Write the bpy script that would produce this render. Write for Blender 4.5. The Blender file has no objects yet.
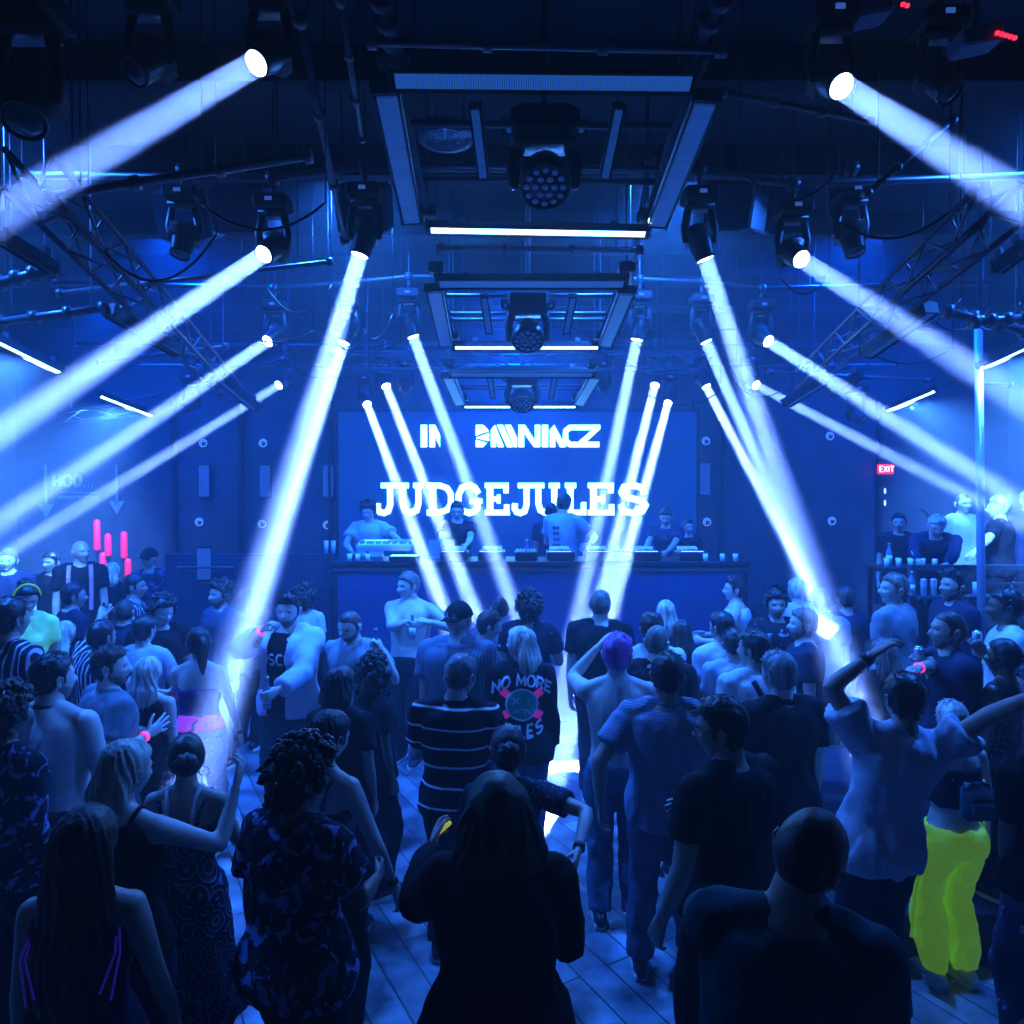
# nightclub scene
EXPOSURE = 0.0
HAZE = 0.015
SCREEN = .42
LETTERS = 14.0
BEAM = 180.0
BATTEN = 50.0
STRIP = 850.0
WC = (.0, .08, 1.0)
KC = (.02, .17, 1.0)
ADDED_WASH = [((0, 8.63, 5.53), (0, 8.2, 0), 420, WC, .2, 180), ((-3.6, 7.33, 5.53), (-3.4, 7.0, 0), 420, WC, .2, 180), ((3.6, 7.33, 5.53), (3.4, 7.0, 0), 420, WC, .2, 180),
        ((-1.4, 6.03, 5.53), (-1.3, 5.6, 0), 430, KC, .2, 150), ((1.4, 6.03, 5.53), (1.3, 5.6, 0), 430, KC, .2, 150), ((-4.2, 4.73, 5.53), (-3.6, 4.6, 0), 380, KC, .2, 150), ((4.2, 4.73, 5.53), (3.6, 4.6, 0), 330, KC, .2, 150),
        ((-5.8, 9.93, 5.53), (-5.8, 9.8, 0), 260, WC, .2, 150), ((5.8, 9.93, 5.53), (5.8, 9.8, 0), 200, WC, .2, 150), ((0, 9.93, 5.53), (0, 10.2, 0), 300, WC, .2, 150)]
import bpy, math, random
import numpy as np
from mathutils import Vector, Matrix, noise
from mathutils.bvhtree import BVHTree
random.seed(7)
PI = math.pi
sc = bpy.context.scene
COL = sc.collection
F, CH, HZ = 700.0, 2.71, 498.0           # focal length in pixels, camera height, horizon row
PITCH = math.atan((512 - HZ) / F)
CAMROT = Matrix.Rotation(PI/2 - PITCH, 3, 'X')

def ray(x, y):
    v = CAMROT @ Vector(((x-512)/F, (512-y)/F, -1))
    return v / v.y
def at(x, y, d):
    return Vector((0, 0, CH)) + ray(x, y) * d
def atz(x, y, z):
    r = ray(x, y)
    return Vector((0, 0, CH)) + r * ((z-CH)/r.z)

# ------------------------------------------------------------------ materials
MATS = {}
def mat(name, col, rough=.6, metal=0, emit=None, es=1.0, pat=None, col2=None, scale=1.0, bump=0.0, spec=.4, thr=.5):
    if name in MATS: return MATS[name]
    m = bpy.data.materials.new(name); m.use_nodes = True
    nt = m.node_tree; b = nt.nodes['Principled BSDF']; N = nt.nodes.new; L = nt.links.new
    b.inputs['Base Color'].default_value = (*col, 1); b.inputs['Roughness'].default_value = rough
    b.inputs['Metallic'].default_value = metal; b.inputs['Specular IOR Level'].default_value = spec
    if emit:
        b.inputs['Emission Color'].default_value = (*emit, 1); b.inputs['Emission Strength'].default_value = es
    tc = N('ShaderNodeTexCoord')
    def ramp(src, pos, c1, c2, const=True):
        r = N('ShaderNodeValToRGB'); r.color_ramp.interpolation = 'CONSTANT' if const else 'LINEAR'
        e = r.color_ramp.elements; e[0].position = 0; e[0].color = (*c1, 1); e[1].position = pos; e[1].color = (*c2, 1)
        L(src, r.inputs[0]); return r
    fac = None
    if pat == 'stripe':        # horizontal stripes up the garment
        w = N('ShaderNodeTexWave'); w.bands_direction = 'Z'; w.inputs['Scale'].default_value = scale
        w.inputs['Distortion'].default_value = .6; w.inputs['Detail Scale'].default_value = .8
        L(tc.outputs['Object'], w.inputs[0]); fac = ramp(w.outputs['Fac'], thr, col, col2)
    elif pat == 'vstripe':
        w = N('ShaderNodeTexWave'); w.bands_direction = 'X'; w.inputs['Scale'].default_value = scale
        w.inputs['Distortion'].default_value = 1.2
        L(tc.outputs['Object'], w.inputs[0]); fac = ramp(w.outputs['Fac'], thr, col, col2)
    elif pat == 'rings':
        v = N('ShaderNodeTexVoronoi'); v.inputs['Scale'].default_value = scale; L(tc.outputs['Object'], v.inputs[0])
        k = N('ShaderNodeMath'); k.operation = 'MULTIPLY'; k.inputs[1].default_value = 32; L(v.outputs['Distance'], k.inputs[0])
        s = N('ShaderNodeMath'); s.operation = 'SINE'; L(k.outputs[0], s.inputs[0]); fac = ramp(s.outputs[0], thr, col, col2)
    elif pat == 'blotch':
        v = N('ShaderNodeTexNoise'); v.inputs['Scale'].default_value = scale; v.inputs['Detail'].default_value = 3
        v.inputs['Distortion'].default_value = 1.5
        L(tc.outputs['Object'], v.inputs[0]); fac = ramp(v.outputs['Fac'], thr, col, col2)
    elif pat == 'floral':
        v = N('ShaderNodeTexVoronoi'); v.inputs['Scale'].default_value = scale; v.distance = 'MANHATTAN'
        L(tc.outputs['Object'], v.inputs[0]); fac = ramp(v.outputs['Distance'], thr, col2, col)
    elif pat == 'sequin':
        v = N('ShaderNodeTexVoronoi'); v.inputs['Scale'].default_value = scale
        L(tc.outputs['Object'], v.inputs[0]); fac = ramp(v.outputs['Distance'], thr, col2, col)
    elif pat == 'hair':
        mp = N('ShaderNodeMapping'); mp.inputs['Scale'].default_value = (1, 1, .06); L(tc.outputs['Object'], mp.inputs[0])
        v = N('ShaderNodeTexNoise'); v.inputs['Scale'].default_value = scale; v.inputs['Detail'].default_value = 2
        L(mp.outputs[0], v.inputs[0]); fac = ramp(v.outputs['Fac'], .65, col, col2, False)
        fac.color_ramp.elements[0].position = .38
    elif pat == 'skin':
        v = N('ShaderNodeTexNoise'); v.inputs['Scale'].default_value = 14; v.inputs['Detail'].default_value = 3
        L(tc.outputs['Object'], v.inputs[0]); fac = ramp(v.outputs['Fac'], .7, tuple(c*.86 for c in col), col, False)
        fac.color_ramp.elements[0].position = .35
    elif pat == 'noise':
        v = N('ShaderNodeTexNoise'); v.inputs['Scale'].default_value = scale; v.inputs['Detail'].default_value = 5
        L(tc.outputs['Object'], v.inputs[0]); fac = ramp(v.outputs['Fac'], .68, col, col2, False)
        fac.color_ramp.elements[0].position = .36
    elif pat == 'mesh':        # fine woven LED mesh / metal grille
        br = N('ShaderNodeTexBrick'); br.inputs['Scale'].default_value = scale; br.offset = 0
        br.inputs['Color1'].default_value = (*col, 1); br.inputs['Color2'].default_value = (*[c*.7 for c in col], 1); br.inputs['Mortar'].default_value = (*col2, 1)
        br.inputs['Mortar Size'].default_value = thr*.04; br.inputs['Brick Width'].default_value = .5; br.inputs['Row Height'].default_value = .5
        sp = N('ShaderNodeSeparateXYZ'); cb = N('ShaderNodeCombineXYZ'); L(tc.outputs['Object'], sp.inputs[0])
        L(sp.outputs[0], cb.inputs[0]); L(sp.outputs[2], cb.inputs[1]); L(cb.outputs[0], br.inputs['Vector']); fac = br
    if fac is not None: L(fac.outputs[0], b.inputs['Base Color'])
    if emit and pat in ('fins',):
        pass
    if bump:
        v = N('ShaderNodeTexNoise'); v.inputs['Scale'].default_value = 60 if pat != 'hair' else scale*1.5; v.inputs['Detail'].default_value = 3
        if pat == 'hair': L(mp.outputs[0], v.inputs[0])
        else: L(tc.outputs['Object'], v.inputs[0])
        bp = N('ShaderNodeBump'); bp.inputs['Strength'].default_value = bump; bp.inputs['Distance'].default_value = .01
        L(v.outputs['Fac'], bp.inputs['Height']); L(bp.outputs[0], b.inputs['Normal'])
    MATS[name] = m
    return m

def fins(name, col, es, freq=90.0, axis=0):
    """LED batten face: a row of light cells with dark ribs between them."""
    if name in MATS: return MATS[name]
    m = mat(name, (.02, .03, .05), .4); nt = m.node_tree; b = nt.nodes['Principled BSDF']
    tc = nt.nodes.new('ShaderNodeTexCoord'); w = nt.nodes.new('ShaderNodeTexWave'); w.bands_direction = 'X'; w.inputs['Scale'].default_value = freq/6.2832*2
    nt.links.new(tc.outputs['Object'], w.inputs[0])
    r = nt.nodes.new('ShaderNodeValToRGB'); e = r.color_ramp.elements
    e[0].position = .2; e[0].color = (col[0]*.25, col[1]*.25, col[2]*.3, 1); e[1].position = .5; e[1].color = (*col, 1)
    nt.links.new(w.outputs['Fac'], r.inputs[0]); nt.links.new(r.outputs[0], b.inputs['Emission Color'])
    b.inputs['Emission Strength'].default_value = es
    return m

# ------------------------------------------------------------------ mesh helpers
class MB:
    def __init__(s): s.v = []; s.f = []; s.mi = []; s.cur = 0
    def add(s, vs, fs):
        n = len(s.v); s.v.extend([tuple(p) for p in vs]); s.f.extend([tuple(i+n for i in f) for f in fs]); s.mi.extend([s.cur]*len(fs))
        return s
    def box(s, c, size, M=None, taper=1.0):
        hx, hy, hz = [k/2 for k in size]; vs = []
        for z in (-hz, hz):
            t = taper if z > 0 else 1
            for x, y in ((-hx, -hy), (hx, -hy), (hx, hy), (-hx, hy)): vs.append(Vector((x*t, y*t, z)))
        if M is not None: vs = [M @ p for p in vs]
        vs = [p + Vector(c) for p in vs]
        return s.add(vs, [(3, 2, 1, 0), (4, 5, 6, 7), (0, 1, 5, 4), (1, 2, 6, 5), (2, 3, 7, 6), (3, 0, 4, 7)])
    def bbox(s, c, size, bev=.01, M=None):
        """box with chamfered vertical and horizontal edges"""
        hx, hy, hz = [k/2 for k in size]; b = min(bev, hx*.9, hy*.9, hz*.9); rings = []
        for z, i in ((-hz, b), (-hz+b, 0), (hz-b, 0), (hz, b)):
            x, y = hx-i, hy-i; k = b
            rings.append([(-x+k, -y, z), (x-k, -y, z), (x, -y+k, z), (x, y-k, z), (x-k, y, z), (-x+k, y, z), (-x, y-k, z), (-x, -y+k, z)])
        vs = [Vector(p) for r in rings for p in r]
        if M is not None: vs = [M @ p for p in vs]
        vs = [p + Vector(c) for p in vs]
        fs = [tuple(range(7, -1, -1)), tuple(range(24, 32))]
        for r in range(3):
            for i in range(8): j = (i+1) % 8; fs.append((r*8+i, r*8+j, r*8+8+j, r*8+8+i))
        return s.add(vs, fs)
    def bar(s, p, q, w, h, up=Vector((0, 0, 1))):
        p, q = Vector(p), Vector(q); d = q-p; M = frame(d, up)
        return s.box((p+q)/2, (w, d.length, h), M)
    def tube(s, pts, rad, n=12, up=None, cap=True, power=2.0, sq=1.0):
        """loft round/elliptic rings along a path; rad: list of r or (rx, ry); ends rounded off when cap"""
        P = [Vector(p) for p in pts]; R = [(r, r*sq) if not isinstance(r, (tuple, list)) else r for r in rad]
        if cap == 'round':
            a = (P[0]-P[1]).normalized(); b = (P[-1]-P[-2]).normalized(); r0 = min(R[0]); r1 = min(R[-1])
            P = [P[0]+a*r0*.9, P[0]+a*r0*.6] + P + [P[-1]+b*r1*.6, P[-1]+b*r1*.9]
            R = [(R[0][0]*.4, R[0][1]*.4), (R[0][0]*.8, R[0][1]*.8)] + R + [(R[-1][0]*.8, R[-1][1]*.8), (R[-1][0]*.4, R[-1][1]*.4)]
        vs, fs = [], []; m = len(P); prev = None
        for i in range(m):
            d = (P[min(i+1, m-1)] - P[max(i-1, 0)])
            if d.length < 1e-9: d = Vector((0, 0, 1))
            d.normalize()
            if up is not None: u = Vector(up)
            elif prev is not None: u = prev
            else: u = Vector((0, 1, 0)) if abs(d.y) < .9 else Vector((1, 0, 0))
            x = u.cross(d)
            if x.length < 1e-6: x = Vector((1, 0, 0)).cross(d)
            x.normalize(); y = d.cross(x); prev = y
            for k in range(n):
                a = 2*PI*k/n; c, q = math.cos(a), math.sin(a)
                if power != 2: c = math.copysign(abs(c)**(2/power), c); q = math.copysign(abs(q)**(2/power), q)
                vs.append(P[i] + x*c*R[i][0] + y*q*R[i][1])
        for i in range(m-1):
            for k in range(n):
                j = (k+1) % n; fs.append((i*n+k, i*n+j, i*n+n+j, i*n+n+k))
        fs.append(tuple(range(n-1, -1, -1))); fs.append(tuple(range((m-1)*n, m*n)))
        return s.add(vs, fs)
    def ell(s, c, r, n=12, m=8, M=None):
        vs, fs = [Vector((0, 0, -r[2]))], []
        for i in range(1, m):
            t = PI*i/m
            for k in range(n):
                a = 2*PI*k/n; vs.append(Vector((math.cos(a)*math.sin(t)*r[0], math.sin(a)*math.sin(t)*r[1], -math.cos(t)*r[2])))
        vs.append(Vector((0, 0, r[2])))
        for k in range(n): fs.append((0, 1+(k+1) % n, 1+k)); fs.append((len(vs)-1, 1+(m-2)*n+k, 1+(m-2)*n+(k+1) % n))
        for i in range(m-2):
            for k in range(n): j = (k+1) % n; fs.append((1+i*n+k, 1+i*n+j, 1+i*n+n+j, 1+i*n+n+k))
        if M is not None: vs = [M @ p for p in vs]
        return s.add([p+Vector(c) for p in vs], fs)
    def lathe(s, prof, n=24, M=None, c=(0, 0, 0)):
        vs, fs = [], []
        for r, z in prof:
            for k in range(n): a = 2*PI*k/n; vs.append(Vector((r*math.cos(a), r*math.sin(a), z)))
        for i in range(len(prof)-1):
            for k in range(n): j = (k+1) % n; fs.append((i*n+k, i*n+j, i*n+n+j, i*n+n+k))
        fs.append(tuple(range(n-1, -1, -1))); fs.append(tuple(range((len(prof)-1)*n, len(prof)*n)))
        if M is not None: vs = [M @ p for p in vs]
        return s.add([p+Vector(c) for p in vs], fs)
    def build(s, name, m, parent=None, smooth=False, M=None):
        me = bpy.data.meshes.new(name); me.from_pydata([tuple(p) for p in s.v], [], s.f)
        for x in (m if isinstance(m, (list, tuple)) else [m]): me.materials.append(x)
        if isinstance(m, (list, tuple)) and len(m) > 1: me.polygons.foreach_set('material_index', s.mi)
        if smooth: me.polygons.foreach_set('use_smooth', [True]*len(me.polygons))
        me.update()
        o = bpy.data.objects.new(name, me); COL.objects.link(o)
        if parent is not None: o.parent = parent
        if M is not None: o.matrix_local = M
        return o
def frame(d, up=Vector((0, 0, 1))):
    """3x3 with Y along d"""
    y = Vector(d).normalized(); x = y.cross(Vector(up))
    if x.length < 1e-5: x = y.cross(Vector((0, 1, 0)))
    x.normalize(); z = x.cross(y)
    return Matrix((x, y, z)).transposed()
def zframe(d, up=Vector((0, 1, 0))):
    """3x3 with Z along d"""
    z = Vector(d).normalized(); x = Vector(up).cross(z)
    if x.length < 1e-5: x = Vector((1, 0, 0)).cross(z)
    x.normalize(); y = z.cross(x)
    return Matrix((x, y, z)).transposed()
def tag(o, label=None, cat=None, group=None, kind=None):
    if label: o['label'] = label
    if cat: o['category'] = cat
    if group: o['group'] = group
    if kind: o['kind'] = kind
    return o
def empty(name, loc, label, cat, group=None, rot=None):
    o = bpy.data.objects.new(name, None); COL.objects.link(o); o.location = loc; o.empty_display_size = .1
    if rot is not None: o.rotation_euler = rot
    return tag(o, label, cat, group)
def struct(o): o['kind'] = 'structure'; return o
_tmp = None
def evalmesh(me, mods):
    """mesh -> mesh after modifiers, as plain arrays"""
    o = bpy.data.objects.new('t', me); COL.objects.link(o)
    for typ, kw in mods:
        md = o.modifiers.new('m', typ)
        for k, v in kw.items(): setattr(md, k, v)
    dg = bpy.context.evaluated_depsgraph_get(); ev = o.evaluated_get(dg); m2 = ev.to_mesh()
    n = len(m2.vertices); co = np.empty(n*3, dtype=np.float32); m2.vertices.foreach_get('co', co)
    fs = [tuple(p.vertices) for p in m2.polygons]
    ev.to_mesh_clear(); bpy.data.objects.remove(o); bpy.data.meshes.remove(me)
    return co.reshape(-1, 3).astype(float), fs
def remesh(mb, vox, smooth=3):
    me = bpy.data.meshes.new('t'); me.from_pydata([tuple(p) for p in mb.v], [], mb.f)
    return evalmesh(me, [('REMESH', dict(mode='VOXEL', voxel_size=vox)), ('SMOOTH', dict(factor=.5, iterations=smooth))])
def normals(V, Fc):
    N = np.zeros_like(V)
    q = np.array([f if len(f) == 4 else (f[0], f[1], f[2], f[2]) for f in Fc])
    a = np.cross(V[q[:, 2]]-V[q[:, 0]], V[q[:, 3]]-V[q[:, 1]] if True else 0)
    for k in range(4): np.add.at(N, q[:, k], a)
    return N/np.maximum(np.linalg.norm(N, axis=1, keepdims=True), 1e-9)
def mkobj(name, V, Fc, mats, parent=None, mi=None, smooth=True):
    me = bpy.data.meshes.new(name); me.from_pydata(V.tolist() if hasattr(V, 'tolist') else V, [], Fc)
    for x in mats: me.materials.append(x)
    if mi is not None: me.polygons.foreach_set('material_index', mi)
    if smooth: me.polygons.foreach_set('use_smooth', [True]*len(me.polygons))
    o = bpy.data.objects.new(name, me); COL.objects.link(o)
    if parent is not None: o.parent = parent
    return o
def ss(a, b, x):
    t = np.clip((x-a)/(b-a), 0, 1); return t*t*(3-2*t)

# ------------------------------------------------------------------ the human figure
def head_grid(fem=False, nu=56, nv=40):
    """face towards +Y, centre of the skull at the origin, metres"""
    th = np.linspace(0, PI, nv+1)[1:-1]; ph = np.arange(nu)*2*PI/nu
    T, P_ = np.meshgrid(th, ph, indexing='ij')
    X = np.sin(T)*np.sin(P_); Y = np.sin(T)*np.cos(P_); Z = np.cos(T)
    X = np.concatenate([X.ravel(), [0, 0]]); Y = np.concatenate([Y.ravel(), [0, 0]]); Z = np.concatenate([Z.ravel(), [1, -1]])
    wx, wy, wz = .078, .099, .117
    x = X*wx; y = Y*wy; z = Z*wz
    low = ss(.1, -1, Z); x = x*(1-.26*low)
    back = ss(.2, -.6, Y)*ss(0, -.9, Z); y = y*(1-.42*back)
    y = y+.006*ss(.3, -.8, Z)*ss(0, .5, Y)
    g = lambda cx, cz, sx, sz: np.exp(-((x-cx)/sx)**2-((z-cz)/sz)**2)*(Y > 0)
    y = y + .012*g(0, -.098, .026, .02)                      # chin
    y = y - .006*g(0, -.072, .03, .012)                      # under the lip
    y = y + .007*g(0, -.054, .022, .011)                     # lips
    rid = np.exp(-(x/.011)**2)*(Y > 0)*ss(.03, -.02, z)*ss(-.045, -.03, z)
    y = y + .024*rid*ss(.04, -.03, z)                        # nose ridge
    y = y + .006*np.exp(-((np.abs(x)-.012)/.008)**2-((z+.03)/.010)**2)*(Y > 0)
    y = y + .006*g(.03, .026, .026, .010) + .006*g(-.03, .026, .026, .010)   # brow
    y = y - .013*g(.031, .004, .018, .013) - .013*g(-.031, .004, .018, .013)  # sockets
    y = y + .004*g(.042, -.026, .018, .015) + .004*g(-.042, -.026, .018, .015)  # cheekbones
    if fem: x = x*(1-.05*low); z = z*.98
    V = np.stack([x, y, z], 1); n = len(th); fs = []
    for i in range(n-1):
        for k in range(nu): j = (k+1) % nu; fs.append((i*nu+k, i*nu+nu+k, i*nu+nu+j, i*nu+j))
    top, bot = len(V)-2, len(V)-1
    for k in range(nu): j = (k+1) % nu; fs.append((top, k, j)); fs.append((bot, (n-1)*nu+j, (n-1)*nu+k))
    U = np.stack([X, Y, Z], 1)
    return V, fs, U
HEADS = {False: head_grid(False), True: head_grid(True)}
HN = {k: normals(h[0], h[1]) for k, h in HEADS.items()}
for k in HN:                                                  # make sure the normals point outwards
    if (HN[k]*HEADS[k][0]).sum() < 0: HN[k] = -HN[k]
def head_extra():
    """ears and eyeballs, as (verts, faces, material index)"""
    mb = MB()
    for s in (-1, 1):
        M = Matrix.Rotation(s*.35, 3, 'Z') @ Matrix.Rotation(-.15, 3, 'X')
        mb.ell((s*.079, -.008, -.006), (.009, .020, .031), 8, 6, M)
        mb.tube([(s*.085, .006, -.012), (s*.091, .002, .012), (s*.091, -.014, .022), (s*.091, -.026, .008), (s*.086, -.018, -.022), (s*.082, -.004, -.034)], [.004]*6, 6, cap='round')
    mb.cur = 1
    for s in (-1, 1): mb.ell((s*.031, .0735, .004), (.0115, .0115, .0095), 10, 6)
    mb.cur = 2
    mb.ell((0, .0865, -.0555), (.021, .0115, .0045), 12, 6)
    return np.array([tuple(p) for p in mb.v]), mb.f, mb.mi
HX = head_extra()

def hand_mesh(kind):
    """wrist at the origin, fingers along +Z, palm facing +Y, thumb on +X"""
    mb = MB()
    mb.tube([(0, 0, -.02), (0, 0, .01), (0, 0, .045), (0, .002, .085), (0, .003, .096)], [(.026, .018), (.029, .017), (.039, .016), (.042, .0145), (.038, .012)], 14, up=(0, 1, 0), cap='round')
    curl = {'relaxed': .55, 'grip': 1.15, 'open': .06, 'point': 1.3, 'fist': 1.45}[kind]
    spec = [(.031, .090, .074), (.0105, .095, .082), (-.0105, .093, .077), (-.031, .086, .060)]
    for i, (x, z, l) in enumerate(spec):
        c = curl*(1+.08*i)
        if kind == 'point' and i == 0: c = .05
        if kind == 'point' and i == 3: c = .9
        spread = {'open': .20, 'relaxed': .07}.get(kind, .03)*(1.5-i)
        p = Vector((x, .003, z)); a = c*.45; pts = [p]; rr = [.0098]
        for k, f in enumerate((.45, .31, .24)):
            d = Vector((math.sin(spread)*math.cos(a), math.sin(a), math.cos(a)*math.cos(spread))); p = p + d*l*f; pts.append(p); rr.append((.0092, .0083, .0070)[k]); a += c*.95
        mb.tube(pts, rr, 8, cap='round')
    t = {'relaxed': (.35, .45), 'grip': (.25, 1.0), 'open': (.95, .12), 'point': (.35, .9), 'fist': (.2, 1.1)}[kind]
    p = Vector((.024, .004, .022)); pts = [p]; a, b = t
    for k, l in enumerate((.036, .032, .026)):
        d = Vector((math.sin(a)*math.cos(b*.8), math.sin(b)*.9, math.cos(a))).normalized(); p = p+d*l; pts.append(p); a *= .75; b *= 1.05
    mb.tube(pts, [.0135, .0115, .0100, .0080], 8, cap='round')
    V, Fc = remesh(mb, .0042, 2)
    return V, Fc
HANDS = {k: hand_mesh(k) for k in ('relaxed', 'grip', 'open', 'point', 'fist')}

PROF = {  # z, half width, half depth, y offset at 1.75 m
 'm': [(.80, .150, .100, 0), (.90, .170, .116, -.008), (.98, .163, .110, -.004), (1.08, .150, .102, 0), (1.18, .160, .108, 0), (1.28, .178, .118, 0), (1.36, .188, .118, -.004), (1.42, .168, .098, -.010), (1.455, .112, .076, -.012), (1.49, .066, .062, -.008)],
 'f': [(.80, .160, .102, 0), (.90, .176, .118, -.010), (.98, .158, .106, -.006), (1.08, .122, .088, 0), (1.18, .130, .094, .004), (1.28, .148, .110, .012), (1.36, .154, .100, 0), (1.42, .138, .084, -.008), (1.455, .092, .066, -.010), (1.49, .054, .052, -.008)]}
def prof(sex, z, bulk):
    p = np.array(PROF[sex]); return (np.interp(z, p[:, 0], p[:, 1])*bulk, np.interp(z, p[:, 0], p[:, 2])*(1+(bulk-1)*1.3), np.interp(z, p[:, 0], p[:, 3]))

class Fig:
    """One person: a posed skeleton and the geometry grown on it (1.75 m scale, faces +Y)"""
    def __init__(s, sex='m', bulk=1.0, lean=0.0, side=0.0, twist=0.0, head=(0, 0, 0), arms=None, stance=(.0, .0), width=.10, near=True, inv=None, hands=('relaxed', 'relaxed'), muscle=1.0):
        s.sex, s.bulk, s.lean, s.side, s.twist, s.near = sex, bulk, lean, side, twist, near
        s.hands = hands; s.muscle = muscle
        s.vox = .012 if near else .017
        sw = (.185 if sex == 'm' else .158)*(.4+.6*bulk)
        s.S = {-1: s.T(Vector((-sw, -.008, 1.405))), 1: s.T(Vector((sw, -.008, 1.405)))}
        s.neck0 = s.T(Vector((0, -.012, 1.45)))
        s.pivot = s.T(Vector((0, -.004, 1.522)))
        yaw, pit, rol = head                              # + yaw turns to the figure's left, + pitch looks up
        s.HR = Matrix.Rotation(s.twist+yaw, 3, 'Z') @ Matrix.Rotation(pit-lean*.6, 3, 'X') @ Matrix.Rotation(rol+side*.5, 3, 'Y')
        s.HC = s.pivot + s.HR @ Vector((0, .012, .096))
        s.top = s.HC + s.HR @ Vector((0, -.01, .119))
        s.UA, s.FA = (.29, .25) if sex == 'm' else (.275, .235)
        s.arm = {}; arms = arms or {}
        for sd in (-1, 1):
            spec = arms.get(sd, 'down'); hint = None
            if isinstance(spec, str):
                W, hint = {'down': ((.235, .03, .865), (.3, -1, 0)), 'loose': ((.30, .06, .90), (.6, -1, 0)), 'bent': ((.17, .30, 1.12), (.6, -.6, -1)),
                           'fold': ((-.02, .24, 1.14), (1, 0, -1)), 'chest': ((.06, .26, 1.28), (1, .1, -1)), 'up': ((.26, .14, 1.85), (1, .2, 0)), 'face': ((.07, .2, 1.56), (1, .3, -1)),
                           'pocket': ((.19, .05, .93), (1, -1, 0)), 'hip': ((.20, .0, .98), (1, -.6, 0)), 'wave': ((.34, .22, 1.70), (1, 0, -.6)), 'drink': ((.16, .30, 1.30), (.7, -.2, -1)), 'fwd': ((.15, .5, 1.2), (.5, 0, -1))}[spec]
                W = s.T(Vector((W[0]*sd, W[1], W[2]))) if spec not in ('down', 'pocket', 'loose') else Vector((W[0]*sd*(.7+.3*bulk)*(1 if sex == 'm' else .94), W[1], W[2])) + (s.S[sd]-Vector((sw*sd, -.008, 1.405)))
                hint = Vector((hint[0]*sd, hint[1], hint[2]))
            else:
                W, hint = spec
                if len(W) == 4 and W[3] == 'px':          # a pixel and a depth in the room
                    W = inv(at(*W[:3]))
                W = Vector(W); hint = Vector(hint)
            S = s.S[sd]; d = W-S; L = d.length; mx = (s.UA+s.FA)*.995
            if L > mx: W = S+d*(mx/L); d = W-S; L = mx
            if L < .12: W = S+d*(.12/max(L, 1e-4)); d = W-S; L = .12
            a = (s.UA**2-s.FA**2+L*L)/(2*L); h = math.sqrt(max(s.UA**2-a*a, 0)); dn = d.normalized(); hp = hint-dn*hint.dot(dn); hp.normalize()
            E = S+dn*a+hp*h; s.arm[sd] = (S, E, W)
        s.leg = {}
        for sd in (-1, 1):
            Hh = Vector((sd*.088*(.5+.5*bulk), 0, .89)); A = Vector((sd*width, stance[0 if sd < 0 else 1], .085)); d = A-Hh; L = d.length; a, b = .415, .415
            if L > .826: A = Hh+d*(.826/L); A.z = .085; L = (A-Hh).length; d = A-Hh
            L = min(L, .8295); x = (a*a-b*b+L*L)/(2*L); h = math.sqrt(max(a*a-x*x, 0)); dn = d.normalized(); hp = Vector((0, 1, 0)); hp = (hp-dn*hp.dot(dn)).normalized()
            s.leg[sd] = (Hh, Hh+dn*x+hp*h, A)
    def T(s, p):
        """bend the trunk: lean forwards, sideways, twist, growing from the hips to the chest"""
        z0 = .94; t = max(0., min(1., (p.z-z0)/.36)); t = t*t*(3-2*t)*.999
        q = Vector((p.x, p.y, p.z-z0)); R = Matrix.Rotation(s.twist*t, 3, 'Z') @ Matrix.Rotation(-s.lean*(.35+.65*t) if p.z > z0 else 0, 3, 'X') @ Matrix.Rotation(s.side*(.35+.65*t) if p.z > z0 else 0, 3, 'Y')
        return R @ q + Vector((0, 0, z0))
    def torso(s, mb, z0, z1, off, n=22, extra=None, step=.04, power=2.4):
        zs = [z0+(z1-z0)*i/max(2, int((z1-z0)/step)) for i in range(max(2, int((z1-z0)/step))+1)]; vs, fs = [], []
        for z in zs:
            a, b, yo = prof(s.sex, z, s.bulk); o = off(z) if callable(off) else off
            for k in range(n):
                t = 2*PI*k/n; c, q = math.cos(t), math.sin(t); c = math.copysign(abs(c)**(2/power), c); q = math.copysign(abs(q)**(2/power), q)
                vs.append(s.T(Vector(((a+o)*c, (b+o)*q+yo, z))))
        for i in range(len(zs)-1):
            for k in range(n): j = (k+1) % n; fs.append((i*n+k, i*n+j, i*n+n+j, i*n+n+k))
        fs.append(tuple(range(n-1, -1, -1))); fs.append(tuple(range((len(zs)-1)*n, len(zs)*n)))
        mb.add(vs, fs)
        if s.sex == 'f' and z0 < 1.2 and z1 > 1.3:
            o = off(1.27) if callable(off) else off
            for sd in (-1, 1): mb.ell(s.T(Vector((sd*.065, .085, 1.265))), (.058+o*.7, .055+o*.7, .060+o*.7), 10, 8)
    def arm_path(s, sd, t1, off, flare=0.0):
        """rings down the arm: t 0 shoulder .. 1 elbow .. 2 wrist"""
        S, E, W = s.arm[sd]; k = 1.0 if s.sex == 'm' else .84; k *= (.55+.45*s.bulk); pts, rr = [], []
        R = [(0, .058), (.15, .060), (.35, .054), (.7, .046), (1.0, .041), (1.25, .043), (1.6, .035), (1.85, .027), (2.0, .026)]
        ts = [0, .15, .35, .6, .85, 1.0, 1.15, 1.4, 1.7, 1.9, 2.0]
        for t in [x for x in ts if x < t1-.01]+[t1]:
            p = S.lerp(E, t) if t <= 1 else E.lerp(W, t-1); pts.append(p)
            rr.append(np.interp(t, [a for a, _ in R], [b for _, b in R])*k+off+flare*(t/t1)**2)
        return pts, rr
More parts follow.
